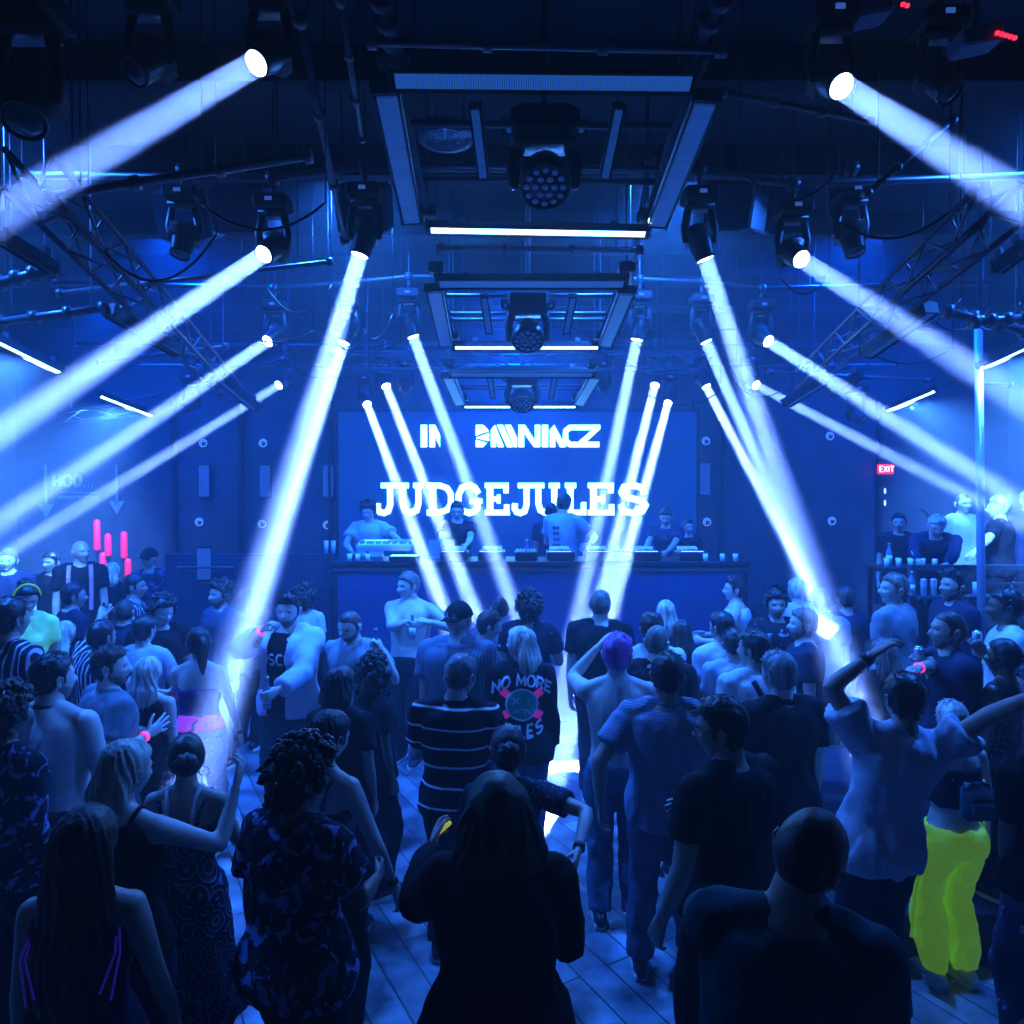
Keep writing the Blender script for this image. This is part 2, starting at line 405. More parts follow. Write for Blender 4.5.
    def body(s, skin):
        mb = MB(); s.torso(mb, .84, 1.485, 0)
        k = (.6+.4*s.bulk)*(1 if s.sex == 'm' else .86)
        mb.tube([s.neck0, s.pivot, s.pivot.lerp(s.HC, .75)], [.066*k, .059*k, .056*k], 14, cap='round')
        for sd in (-1, 1):
            mb.tube([s.T(Vector((sd*.03, -.02, 1.475))), s.T(Vector((sd*.10*k, -.018, 1.445))), s.S[sd]], [.042*k, .048*k, .052*k], 12, cap='round')   # trapezius
            mb.ell(s.S[sd], (.060*k, .060*k, .062*k), 12, 8)
            pts, rr = s.arm_path(sd, 2.0, 0); mb.tube(pts, rr, 14, cap='round')
            Hh, K, A = s.leg[sd]; f = .62+.38*s.bulk
            mb.tube([Hh+Vector((0, 0, .03)), Hh.lerp(K, .2), Hh.lerp(K, .6), K, K.lerp(A, .3), K.lerp(A, .7), A, A-Vector((0, 0, .02))],
                    [.088*f, .090*f, .068*f, .054*f, .056*f, .040*f, .036, .036], 14, cap='round')
            mb.tube([A+Vector((0, -.03, -.045)), A+Vector((0, .06, -.05)), A+Vector((0, .15, -.062))], [(.034, .030), (.040, .026), (.036, .016)], 10, cap='round')
        V, Fc = remesh(mb, s.vox, 3 if s.near else 2)
        # back muscles and spine
        if abs(s.lean) < .6:
            x, y, z = V[:, 0]-np.interp(V[:, 2], [.94, 1.4], [0, s.S[1].x+s.S[-1].x])/2, V[:, 1], V[:, 2]
            bk = (y < 0)*ss(.95, 1.05, z)*ss(1.47, 1.40, z)*(np.abs(x) < .2)
            amp = (1.0 if s.sex == 'm' else .7)*s.muscle
            V[:, 1] += bk*amp*(.012*np.exp(-(x/.014)**2) - .013*np.exp(-((np.abs(x)-.085)/.038)**2-((z-1.30)/.07)**2) - .008*np.exp(-((np.abs(x)-.04)/.022)**2)*ss(1.3, 1.1, z))
            fr = (y > 0)*amp*(s.sex == 'm')*(np.abs(x) < .17)
            V[:, 1] += fr*(.012*np.exp(-((np.abs(x)-.075)/.05)**2-((z-1.30)/.045)**2) - .006*np.exp(-(x/.012)**2)*ss(1.0, 1.1, z)*ss(1.40, 1.33, z) + .004*np.exp(-((np.abs(x)-.035)/.02)**2)*np.abs(np.sin(z*55))*ss(1.22, 1.15, z)*ss(.98, 1.03, z))
        P = [V]; FF = list(Fc); mi = [0]*len(Fc)
        def put(v, f, m):
            n = sum(len(a) for a in P); P.append(v); FF.extend([tuple(i+n for i in q) for q in f]); mi.extend(m)
        R3 = np.array(s.HR); c = np.array(s.HC); hs = 1.03 if s.sex == 'm' else .98
        hv, hf, _ = HEADS[s.sex == 'f']; put(hv*hs @ R3.T+c, hf, [0]*len(hf)); put(HX[0]*hs @ R3.T+c, HX[1], HX[2])
        for sd in (-1, 1):
            S, E, W = s.arm[sd]; hv, hf = HANDS[s.hands[0 if sd < 0 else 1]]; d = (W-E).normalized()
            k = 1.0 if s.sex == 'm' else .9
            # the palm faces the body's middle / forwards; thumb leads forwards
            th = Vector((0, 1, 0)) if abs(d.y) < .8 else Vector((0, 0, 1))
            th = th-d*th.dot(d); th.normalize()
            hh = hv; x = th; y = d.cross(th)
            if y.dot(Vector((-sd, .2, 0))) < 0: y = -y
            M = np.array([[x[i], y[i], d[i]] for i in range(3)]); s.palm = getattr(s, 'palm', {}); s.palm[sd] = (W+d*.075*k+y*.030*k, x.copy(), y.copy(), d.copy())
            v2 = hh*k @ M.T+np.array(W)
            flip = np.linalg.det(M) < 0
            put(v2, [tuple(reversed(f)) for f in hf] if flip else hf, [0]*len(hf))
        s.V = np.concatenate(P); s.FF = FF
        return mkobj('person', s.V, FF, [skin, mat('eye', (.02, .02, .03), .15), mat('lips', (.35, .12, .12), .4)], mi=mi)
    def finish(s, V, Fc, name, m, parent, wr=.006, cut=None, seed=0, fr=7.0):
        N = normals(V, Fc)
        if wr:
            w = np.array([noise.noise(Vector((p[0]*fr+seed, p[1]*fr, p[2]*fr*.55)))+.5*noise.noise(Vector((p[0]*18+seed, p[1]*18, p[2]*9))) for p in V]); w = np.clip(1-2.6*np.abs(w), -.35, 1)
            sg = 1 if (N*(V-V.mean(0))).sum() > 0 else -1
            V = V+N*sg*(w*wr)[:, None]
        if cut: Fc = [f for f in Fc if not cut(V[list(f)].mean(0))]
        return mkobj(name, V, Fc, [m], parent)
    def shirt(s, par, m, name='shirt', hem=.87, top=1.462, sleeve=.62, off=.014, flare=0.012, wr=.006, cut=None, collar=False, skirt=None, belly=0.0):
        mb = MB(); seed = random.random()*50
        def of(z): return off+(.022*ss(1.15, .9, z) if hem < 1.0 else 0)+belly*math.exp(-((z-1.05)/.12)**2)-.004*ss(1.40, 1.46, z)
        s.torso(mb, hem, top, of)
        k = (.6+.4*s.bulk)*(1 if s.sex == 'm' else .86)
        if skirt:                                             # (hem z, radius at the hem)
            hz, hr = skirt; A, B, _ = prof(s.sex, .90, s.bulk); pts, rr = [], []
            for i in range(9):
                t = i/8; z = .98+(hz-.98)*t; pts.append((0, -.004, z)); rr.append(((A+off)*(1-t)+hr*t, (B+off)*(1-t)+hr*.72*t))
            mb.tube(pts, rr, 26, up=(0, 1, 0))
        if sleeve:
            for sd in (-1, 1):
                mb.tube([s.T(Vector((sd*.035, -.02, min(top, 1.465)))), s.T(Vector((sd*.10*k, -.018, 1.448))), s.S[sd]], [.042*k+off*.6, .049*k+off*.8, .054*k+off], 12, cap='round')
                mb.ell(s.S[sd], (.060*k+off, .060*k+off, .062*k+off), 12, 8)
                pts, rr = s.arm_path(sd, sleeve, off*.9, flare); mb.tube(pts, rr, 16)
        V, Fc = remesh(mb, s.vox*1.05, 3)
        if skirt:
            a = np.arctan2(V[:, 1], V[:, 0]); w = ss(.95, skirt[0], V[:, 2])*.016*np.sin(a*11+V[:, 2]*3); r = np.maximum(np.hypot(V[:, 0], V[:, 1]), .01); V[:, 0] += V[:, 0]/r*w; V[:, 1] += V[:, 1]/r*w
        o = s.finish(V, Fc, name, m, par, wr, cut, seed); s.sh = (np.array([v.co for v in o.data.vertices]), [tuple(p.vertices) for p in o.data.polygons])
        if collar: s.collar(par, collar, off)
        return o
    def collar(s, par, m, off=.014):
        mb = MB(); pts = []
        for i in range(25):
            a = 2*PI*i/24; pts.append(s.T(Vector((math.sin(a)*.074, math.cos(a)*.072-.012, 1.470-.018*math.cos(a)))))
        mb.tube(pts, [(.006, .016)]*25, 8, up=(0, 0, 1)); return mb.build('collar', m, par, True)
    def straps(s, par, m, z=1.36, x=.085, name='strap'):
        bv = BVHTree.FromPolygons([Vector(p) for p in s.V], s.FF)
        for sd in (-1, 1):
            mb = MB(); pts = []
            for i in range(17):
                t = i/16; ang = PI*t; pts.append(s.T(Vector((sd*(x+.008*math.sin(ang)), -math.cos(ang)*(.115 if abs(math.cos(ang)) > .3 else .10)-.004, z-.02+.108*math.sin(ang)))))
            out = []
            for p in pts:
                h = bv.find_nearest(p+(p-s.T(Vector((sd*x, 0, 1.33)))).normalized()*.05); out.append(h[0]+(p-s.T(Vector((sd*x*.5, 0, 1.28)))).normalized()*.003)
            mb.tube(out, [(.010, .006)]*len(out), 8); mb.build(name, m, par, True)
    def trousers(s, par, m, length=1.0, off=.014, name='trousers', flare=.012, waist=.985, cuff=0.0):
        mb = MB(); s.torso(mb, .83, waist, off+.002); f = .62+.38*s.bulk
        for sd in (-1, 1):
            Hh, K, A = s.leg[sd]; pts = [Hh+Vector((0, 0, .03)), Hh.lerp(K, .2), Hh.lerp(K, .6), K]; rr = [.088*f+off, .092*f+off, .070*f+off, .057*f+off+flare*.4]
            if length > .6:
                e = (length-.5)*2; pts += [K.lerp(A, e*.4), K.lerp(A, e*.8), K.lerp(A, e)]; rr += [.056*f+off+flare*.7, .044*f+off+flare, .042*f+off+flare-cuff]
            mb.tube(pts, rr, 16)
        V, Fc = remesh(mb, s.vox*1.1, 3); return s.finish(V, Fc, name, m, par, .016 if flare > .025 else .009, seed=random.random()*50)
    def shoes(s, par, m, sole=None):
        for sd in (-1, 1):
            A = s.leg[sd][2]; mb = MB(); z = A.z-.085
            mb.tube([(A.x, A.y-.075, z+.045), (A.x, A.y-.04, z+.055), (A.x, A.y+.02, z+.060), (A.x+sd*.006, A.y+.10, z+.044), (A.x+sd*.010, A.y+.165, z+.034), (A.x+sd*.008, A.y+.20, z+.028)],
                    [(.028, .034), (.040, .050), (.042, .052), (.046, .036), (.044, .026), (.026, .016)], 14, up=(0, 0, 1), cap='round', power=2.6)
            mb.v = [(x, y, max(q, z+.006)) for x, y, q in mb.v]
            o = mb.build('shoe', m, par, True)
            sm = MB(); out = [(-.030, -.085), (.030, -.085), (.046, 0), (.050, .10), (.045, .17), (.020, .215), (-.020, .215), (-.045, .17), (-.050, .10), (-.046, 0)]
            n = len(out); vs = [(A.x+x, A.y+y, z+h) for h in (.0, .024) for x, y in out]
            sm.add(vs, [tuple(range(n-1, -1, -1)), tuple(range(n, 2*n))]+[(i, (i+1) % n, n+(i+1) % n, n+i) for i in range(n)]); sm.build('sole', sole or mat('sole_white', (.7, .7, .7), .6), o)
    # ---------------------------------------------------------- hair
    def hsh(s, maskf, thick, name, m, par, nz=0.0, fr=30, seed=0, tufts=0, tl=.02, up=.5):
        key = s.sex == 'f'; V, Fc, U = HEADS[key]; N = HN[key]; mk = maskf(V, U); hs = 1.03 if s.sex == 'm' else .98
        th = thick(V, U) if callable(thick) else thick
        if nz: w = np.array([noise.noise(Vector((p[0]*fr+seed, p[1]*fr, p[2]*fr*.6))) for p in V]); th = th*(1+nz*w)
        P = V+N*(th*mk-.004*(1-mk))[:, None]; R3 = np.array(s.HR); c = np.array(s.HC)
        keep = [f for f in Fc if mk[list(f)].max() > .03]
        if not tufts: return mkobj(name, P*hs @ R3.T+c, keep, [m], par)
        rnd = random.Random(int(seed*10)+3); idx = [i for i in range(len(V)-2) if mk[i] > .8 and (V[i][2] > -.06 or rnd.random() < .3)]; vs = P.tolist(); fs = list(keep)
        for _ in range(tufts):                                # short locks that break up the outline
            i = rnd.choice(idx); p = P[i]+np.array([rnd.uniform(-.006, .006) for _ in range(3)]); n_ = N[i]; d = n_*up*rnd.uniform(.5, 1.1)+np.array([rnd.uniform(-.35, .35), .35 if V[i][2] > .05 else -.15, -.75 if V[i][2] < .07 else -.1]); d = d/np.linalg.norm(d)
            l = tl*rnd.uniform(.6, 1.3); a = np.cross(d, n_); a = a/max(np.linalg.norm(a), 1e-6)*.0045; b = n_*.003; q = p-n_*.003; k = len(vs)
            vs += [(q-a).tolist(), (q+a).tolist(), (q+b*1.6).tolist(), (q+d*l*.55+a*.9+b).tolist(), (q+d*l*.55-a*.9+b).tolist(), (q+d*l).tolist()]; fs += [(k, k+1, k+3, k+4), (k+1, k+2, k+3), (k+2, k, k+4), (k+2, k+4, k+3), (k+4, k+3, k+5)]
        o = mkobj(name, np.array(vs)*hs @ R3.T+c, fs, [m], par); o.data.polygons.foreach_set('use_smooth', [True]*len(keep)+[False]*(len(fs)-len(keep))); return o
    def hp(s, x, y, z): return s.HC+s.HR @ (Vector((x, y, z))*(1.03 if s.sex == 'm' else .98))
    def hair(s, par, style, m, length=.3, seed=0, vol=1.0):
        def cap(V, U):
            hl = np.interp(V[:, 1], [-.1, -.06, -.040, -.022, -.005, .024, .033, .055, .1], [-.100, -.100, -.085, -.040, -.015, -.022, .040, .062, .075]); return ss(-.006, .006, V[:, 2]-hl)
        if style == 'bald': return None
        if style == 'buzz': return s.hsh(cap, .004, 'hair', m, par)
        if style == 'short': return s.hsh(cap, lambda V, U: .006+.012*ss(.0, .07, V[:, 2]), 'hair', m, par, .35, 45, seed, 300 if s.near else 140, .022, .12)
        if style == 'quiff': return s.hsh(cap, lambda V, U: .006+.030*ss(.04, .10, V[:, 2])*ss(-.08, .05, V[:, 1]), 'hair', m, par, .5, 40, seed, 300 if s.near else 160, .028, .35)
        if style == 'messy': return s.hsh(cap, lambda V, U: .014+.022*ss(.0, .08, V[:, 2]), 'hair', m, par, .9, 50, seed, 450 if s.near else 240, .034, .8)
        full = lambda V, U: cap(V, U)
        if style in ('curly', 'afro'):
            r = .038 if style == 'curly' else .055
            o = s.hsh(full, r*.8, 'hair', m, par, .4, 30, seed); mb = MB(); rnd = random.Random(seed)
            key = s.sex == 'f'; V, Fc, U = HEADS[key]; mk = cap(V, U); idx = [i for i in range(len(V)-2) if mk[i] > .9]
            for i in rnd.sample(idx, min(170, len(idx))):
                p = V[i]+HN[key][i]*(r*rnd.uniform(.6, 1.25)); q = rnd.uniform(.010, .019)
                mb.ell(s.hp(*p), (q, q, q*1.2), 7, 5)
                if rnd.random() < .5:                        # a loose curl
                    pts = [s.hp(*(p+HN[key][i]*.004*k+np.array([math.cos(k*1.6), math.sin(k*1.6), -.35*k])*.008)) for k in range(6)]; mb.tube(pts, [.004]*6, 5)
            if length > .2:
                for _ in range(160):
                    a = rnd.uniform(-2.6, 2.6); z = -rnd.uniform(.0, length); rr_ = .085+.05*rnd.random()
                    p = s.hp(math.sin(a)*rr_, -math.cos(a)*rr_*.9-.01, z+.03); q = rnd.uniform(.016, .028); mb.ell(p, (q, q, q*1.3), 7, 5)
            v2, f2 = [tuple(p) for p in mb.v], mb.f
            me = o.data; base = [tuple(v.co) for v in me.vertices]; n = len(base); fs = [tuple(p.vertices) for p in me.polygons]+[tuple(i+n for i in f) for f in f2]
            nm = bpy.data.meshes.new('hair'); nm.from_pydata(base+v2, [], fs); nm.materials.append(m); nm.polygons.foreach_set('use_smooth', [True]*len(fs)); o.data = nm; bpy.data.meshes.remove(me)
            return o
        o = s.hsh(full, lambda V, U: (.014+.006*ss(.0, .08, V[:, 2]))*(1+(vol-1)*2.5), 'hair', m, par, .25, 30, seed)
        def strands(mb, pts, rr, n=40, k=13, amp=.10, up=None):
            i0 = len(mb.v); mb.tube(pts, rr, n, up=up)
            m_ = len(pts)
            for i in range(m_):
                c = Vector(pts[i])
                for q in range(n):
                    p = Vector(mb.v[i0+i*n+q]); w = 1+amp*math.sin(q*2*PI/n*k+i*.25+seed)+amp*.7*math.sin(q*2*PI/n*(k*2+3)+seed*2+i*.4); mb.v[i0+i*n+q] = tuple(c+(p-c)*w)
        mb = MB()
        if style in ('long', 'bob'):
            L = length; pts, rr = [], []; nseg = 9; q = MB(); hs = 1.03 if s.sex == 'm' else .98
            q.ell(s.hp(0, -.030, .020), (.090*hs*(.6+.4*vol), .092*hs, .112*hs*(.8+.2*vol)), 20, 14, s.HR)
            for i in range(nseg+1):
                t = i/nseg; loc = s.hp(0, -.040, .035)+Vector((0, 0, -(L+.035)*t))+s.HR @ Vector((0, -.050*min(1, t*1.8), 0)); pts.append(loc)
                w = (.082+.030*min(1, t*2))*vol; dp = .070-.022*min(1, t*2.2); e = 1-max(0, t-.75)*1.5; rr.append((w*e, dp*e))
            q.tube(pts, rr, 24, up=s.HR @ Vector((0, 1, 0)), cap='round'); V, Fc = remesh(q, .009, 4); c0 = s.HC+s.HR @ Vector((0, -.03, 0)); N = normals(V, Fc)
            sg = 1 if (N*(V-V.mean(0))).sum() > 0 else -1
            ang = np.arctan2(V[:, 0]-c0.x, -(V[:, 1]-c0.y)); wob = np.array([noise.noise(Vector((p[0]*9+seed, p[1]*9, p[2]*5))) for p in V])
            V = V+N*sg*(.0045*np.sin(ang*17+wob*6+V[:, 2]*6)+.0030*np.sin(ang*41+wob*9)+.006*wob)[:, None]
            me0 = o.data; n0 = len(me0.vertices); mb.v = V.tolist(); mb.f = Fc
        elif style == 'ponytail':
            L = length; a = s.hp(0, -.095, .045); b = s.hp(0, -.155, .035); pts = [a, b]+[b+(s.HR @ Vector((0, -.02*t, 0)))+Vector((0, 0, -L*t)) for t in (.2, .4, .6, .8, 1.0)]
            strands(mb, pts, [.018, .030, .040, .038, .032, .022, .008], 30, 11, .10)
        elif style == 'hightail':
            L = length; a = s.hp(0, -.06, .10); b = s.hp(0, -.10, .145); pts = [a, b, s.hp(0, -.15, .11)]+[s.hp(0, -.15, .11)+(s.HR @ Vector((0, -.02*t, 0)))+Vector((0, 0, -L*t)) for t in (.25, .5, .75, 1.0)]
            strands(mb, pts, [.020, .030, .036, .040, .036, .026, .01], 30, 11, .10)
        elif style == 'bun':
            i0 = len(mb.v); mb.ell(s.hp(0, -.112, .02+length), (.058, .046, .052), 28, 16)
            c = s.hp(0, -.115, .02+length)
            for i in range(i0, len(mb.v)):
                p = Vector(mb.v[i]); w = 1+.10*math.sin(math.atan2(p.x-c.x, p.z-c.z)*7+(p.y-c.y)*90); mb.v[i] = tuple(c+(p-c)*w)
        if mb.v:
            n = len(o.data.vertices); base = [tuple(v.co) for v in o.data.vertices]; fs = [tuple(p.vertices) for p in o.data.polygons]+[tuple(i+n for i in f) for f in mb.f]
            nm = bpy.data.meshes.new('hair'); nm.from_pydata(base+[tuple(p) for p in mb.v], [], fs); nm.materials.append(m); nm.polygons.foreach_set('use_smooth', [True]*len(fs)); o.data = nm
        return o
    def beard(s, par, m, th=.006):
        def f(V, U):
            lim = np.interp(V[:, 1], [0, .05, .075, .1], [-.01, -.045, -.052, -.046]); m = ss(0, -.010, V[:, 2]-lim)*ss(-.012, .012, V[:, 1])
            return m*(1-1.3*np.exp(-(V[:, 0]/.020)**2-((V[:, 2]+.057)/.006)**2)).clip(0, 1)
        return s.hsh(f, th, 'beard', m, par, .5, 60)
    def cap(s, par, m, back=False, brim=True):
        f = lambda V, U: ss(.024, .036, V[:, 2]+.0*V[:, 1]); o = s.hsh(f, .020, 'cap', m, par)
        mb = MB(); sg = -1 if back else 1
        vs = []; n = 13
        for j, r in enumerate((.088, .165)):
            for i in range(n):
                a = -1.0+2.0*i/(n-1); vs.append(s.hp(math.sin(a)*(.082 if j == 0 else .075), sg*((math.cos(a)*.098) if j == 0 else (.10+.075*math.cos(a*1.1))), .040-(.018*j)-.012*a*a))
        vs += [p+s.HR @ Vector((0, 0, .006)) for p in vs]; fs = []
        for i in range(n-1): fs += [(i, i+1, n+i+1, n+i), (2*n+i, 3*n+i, 3*n+i+1, 2*n+i+1), (n+i, n+i+1, 3*n+i+1, 3*n+i)]
        mb.add(vs, fs); mb.build('brim', m, o, True); bt = MB(); bt.ell(s.hp(0, -.01, .140), (.008, .008, .005)); bt.build('cap_button', m, o, True)
        return o
    def glasses(s, par, m):
        mb = MB()
        for sd in (-1, 1):
            mb.tube([s.hp(sd*.034+.024*math.cos(a), .098, .004+.018*math.sin(a)) for a in np.linspace(0, 2*PI, 15)], [.0028]*15, 6)
            mb.tube([s.hp(sd*.058, .095, .008), s.hp(sd*.078, .07, .010), s.hp(sd*.084, -.012, .006)], [.0028]*3, 6)
        mb.tube([s.hp(-.01, .100, .008), s.hp(.01, .100, .008)], [.0025]*2, 6); return mb.build('glasses', m, par, True)
    def band(s, par, sd, m, t=1.93, name='wristband', w=.012, r=.004):
        pts, rr = s.arm_path(sd, t, r+.002); d = (pts[-1]-pts[-2]).normalized(); mb = MB(); mb.tube([pts[-1]-d*w, pts[-1]+d*w], [rr[-1], rr[-1]], 14); return mb.build(name, m, par, True)
    def decal(s, par, mb, name, m, back=True, off=.004):
        """wrap a flat (x, z) drawing onto the garment's back or chest"""
        bv = BVHTree.FromPolygons([Vector(p) for p in s.sh[0]], s.sh[1]); sg = -1 if back else 1; vs = []
        for x, y, z in mb.v:
            p = s.T(Vector((x, sg*.5, z))); d = (s.T(Vector((x, 0, z)))-p).normalized(); h = bv.ray_cast(p, d)
            vs.append(tuple((h[0]-d*off*(1+y)) if h[0] is not None else p+d*.36))
        mb.v = vs; return mb.build(name, m, par)
def u_(t): return max(0, (t-.35)/.65)
# ------------------------------------------------------------------ lettering drawn with strokes
def arc(cx, cy, rx, ry, a0, a1, n=12): return [(cx+rx*math.cos(math.radians(a0+(a1-a0)*i/n)), cy+ry*math.sin(math.radians(a0+(a1-a0)*i/n))) for i in range(n+1)]
GL = {  # unit-height glyphs: (advance, strokes)
 'A': (.8, [[(.05, 0), (.4, 1), (.75, 0)], [(.2, .35), (.6, .35)]]), 'B': (.75, [[(.1, 0), (.1, 1)], [(.1, 1)]+arc(.4, .76, .24, .24, 90, -90)+[(.1, .52)], [(.1, .52)]+arc(.42, .26, .26, .26, 90, -90)+[(.1, 0)]]),
 'C': (.8, [arc(.45, .5, .36, .5, 50, 310, 18)]), 'D': (.8, [[(.1, 0), (.1, 1), (.35, 1)]+arc(.35, .5, .38, .5, 90, -90, 14)+[(.1, 0)]]),
 'E': (.7, [[(.62, 1), (.1, 1), (.1, 0), (.62, 0)], [(.1, .5), (.52, .5)]]), 'F': (.7, [[(.62, 1), (.1, 1), (.1, 0)], [(.1, .5), (.52, .5)]]),
 'G': (.85, [arc(.45, .5, .36, .5, 50, 330, 18)+[(.78, .45), (.5, .45)]]), 'H': (.8, [[(.1, 0), (.1, 1)], [(.7, 0), (.7, 1)], [(.1, .5), (.7, .5)]]),
 'I': (.3, [[(.15, 0), (.15, 1)]]), 'J': (.7, [[(.55, 1), (.55, .25)]+arc(.32, .25, .23, .25, 0, -160, 10)]), 'K': (.75, [[(.1, 0), (.1, 1)], [(.68, 1), (.1, .45)], [(.3, .62), (.7, 0)]]),
 'L': (.65, [[(.1, 1), (.1, 0), (.6, 0)]]), 'M': (.95, [[(.1, 0), (.1, 1), (.47, .3), (.85, 1), (.85, 0)]]), 'N': (.85, [[(.1, 0), (.1, 1), (.72, 0), (.72, 1)]]),
 'O': (.85, [arc(.43, .5, .36, .5, 90, 450, 22)]), 'P': (.72, [[(.1, 0), (.1, 1)]+arc(.38, .74, .25, .26, 90, -90)+[(.1, .48)]]), 'R': (.75, [[(.1, 0), (.1, 1)]+arc(.38, .74, .25, .26, 90, -90)+[(.1, .48)], [(.35, .48), (.68, 0)]]),
 'S': (.75, [arc(.38, .74, .28, .26, 40, 250, 12)+arc(.38, .25, .28, .25, 75, -150, 12)]), 'T': (.75, [[(.02, 1), (.72, 1)], [(.37, 1), (.37, 0)]]), 'U': (.8, [[(.1, 1), (.1, .35)]+arc(.4, .35, .3, .35, 180, 360, 12)+[(.7, 1)]]),
 'X': (.7, [[(.05, 0), (.65, 1)], [(.05, 1), (.65, 0)]]), 'Y': (.7, [[(.05, 1), (.35, .5), (.65, 1)], [(.35, .5), (.35, 0)]]), 'Z': (.75, [[(.05, 1), (.68, 1), (.05, 0), (.7, 0)]]), ' ': (.45, []), '.': (.3, [[(.1, 0), (.16, 0)]])}
def ribbon(mb, pts, w, T=lambda x, y, l: (x, l, y), layer=0.0, seg=.02, caps=True, depth=0):
    """a flat stroke of width w, finely cut so it can follow a surface; depth gives it thickness"""
    P = []
    for (x0, y0), (x1, y1) in zip(pts[:-1], pts[1:]):
        n = max(1, int(math.hypot(x1-x0, y1-y0)/seg)); P += [(x0+(x1-x0)*i/n, y0+(y1-y0)*i/n) for i in range(n)]
    P.append(pts[-1]); L, R = [], []
    for i, (x, y) in enumerate(P):
        a = P[max(i-1, 0)]; b = P[min(i+1, len(P)-1)]; dx, dy = b[0]-a[0], b[1]-a[1]; l = math.hypot(dx, dy) or 1; nx, ny = -dy/l*w/2, dx/l*w/2
        if 0 < i < len(P)-1:
            ax, ay = x-a[0], y-a[1]; la = math.hypot(ax, ay) or 1; k = max(.5, abs(ax*dx+ay*dy)/(la*l)); nx /= k; ny /= k
        L.append((x+nx, y+ny)); R.append((x-nx, y-ny))
    n = len(P); vs = [T(x, y, layer) for x, y in L+R]; fs = [(i, i+1, n+i+1, n+i) for i in range(n-1)]
    if depth:
        vs += [T(x, y, layer+depth) for x, y in L+R]; fs += [(2*n+i, 3*n+i, 3*n+i+1, 2*n+i+1) for i in range(n-1)]+[(i, 2*n+i, 2*n+i+1, i+1) for i in range(n-1)]+[(n+i, n+i+1, 3*n+i+1, 3*n+i) for i in range(n-1)]+[(0, n, 3*n, 2*n), (n-1, 3*n-1, 4*n-1, 2*n-1)]
    mb.add(vs, fs)
def text(mb, s, x, y, h, w, T=lambda a, b, l: (a, l, b), sp=.08, layer=0.0, seg=.02, sx=1.0, slant=0.0, arcf=None, depth=0, mirror=False):
    cx = 0
    tot = sum((GL[c][0]+sp)*h*sx for c in s)
    for c in s:
        adv, st = GL[c]
        for pl in st:
            q = []
            for px, py in pl:
                u = cx+px*h*sx+slant*py*h-tot/2; v = py*h
                if arcf: u, v = arcf(u, v)
                q.append(((-u if mirror else u)+x, v+y))
            ribbon(mb, q, w, T, layer, seg, depth=depth)
        cx += (adv+sp)*h*sx
def disc(mb, cx, cy, r, layer, T=lambda a, b, l: (a, l, b), n=20, rings=5, ri=0.0):
    vs = [T(cx+(ri+(r-ri)*k/rings)*math.cos(2*PI*i/n), cy+(ri+(r-ri)*k/rings)*math.sin(2*PI*i/n), layer) for k in range(rings+1) for i in range(n)]
    mb.add(vs, [(k*n+i, k*n+(i+1) % n, k*n+n+(i+1) % n, k*n+n+i) for k in range(rings) for i in range(n)])

# ------------------------------------------------------------------ camera, haze
cam = bpy.data.cameras.new('camera'); co = bpy.data.objects.new('camera', cam); COL.objects.link(co)
co.location = (0, 0, CH); co.rotation_euler = (PI/2-PITCH, 0, 0); cam.sensor_width = 36; cam.lens = 36*F/1024; cam.clip_start = .05; sc.camera = co
sc.view_settings.view_transform = 'Standard'; sc.view_settings.look = 'None'; sc.view_settings.gamma = 1; sc.view_settings.use_curve_mapping = False
sc.view_settings.exposure = EXPOSURE
w = bpy.data.worlds.new('club_air'); sc.world = w; w.use_nodes = True; nt = w.node_tree
nt.nodes['Background'].inputs[1].default_value = 0
vs_ = nt.nodes.new('ShaderNodeVolumeScatter'); vs_.inputs['Density'].default_value = HAZE; vs_.inputs['Anisotropy'].default_value = .25; vs_.inputs['Color'].default_value = (.8, .9, 1, 1)
nt.links.new(vs_.outputs[0], nt.nodes['World Output'].inputs['Volume'])
sc.cycles.max_bounces = 4; sc.cycles.diffuse_bounces = 2; sc.cycles.glossy_bounces = 2; sc.cycles.volume_bounces = 0; sc.cycles.transparent_max_bounces = 4
sc.cycles.sample_clamp_indirect = 3; sc.cycles.use_denoising = True
try: sc.cycles.denoiser = 'OPENIMAGEDENOISE'
except Exception: pass

# ------------------------------------------------------------------ shared materials
black = mat('black_metal', (.016, .018, .024), .38, .3); blackm = mat('matt_black', (.012, .013, .018), .8)
steel = mat('painted_steel', (.07, .08, .10), .42, .5); grey = mat('grey_metal', (.22, .26, .32), .45, .4); dark = mat('dark_ceiling', (.012, .013, .022), .85, pat='noise', col2=(.035, .036, .05), scale=1.5)
lensm = mat('lens_glow', (1, 1, 1), .3, emit=(.45, .65, 1), es=25); glassd = mat('dark_lens', (.03, .04, .07), .08, 0, spec=1)
led_hot = fins('led_hot', (.2, .5, 1), 12); led_dim = fins('led_dim', (.02, .12, .55), .8); led_side = mat('led_face', (.10, .16, .28), .4, emit=(.02, .12, .6), es=.28, pat='mesh', col2=(.03, .05, .1), scale=30, thr=.6)
tubehot = mat('tube_hot', (1, 1, 1), .3, emit=(.25, .6, 1), es=12)

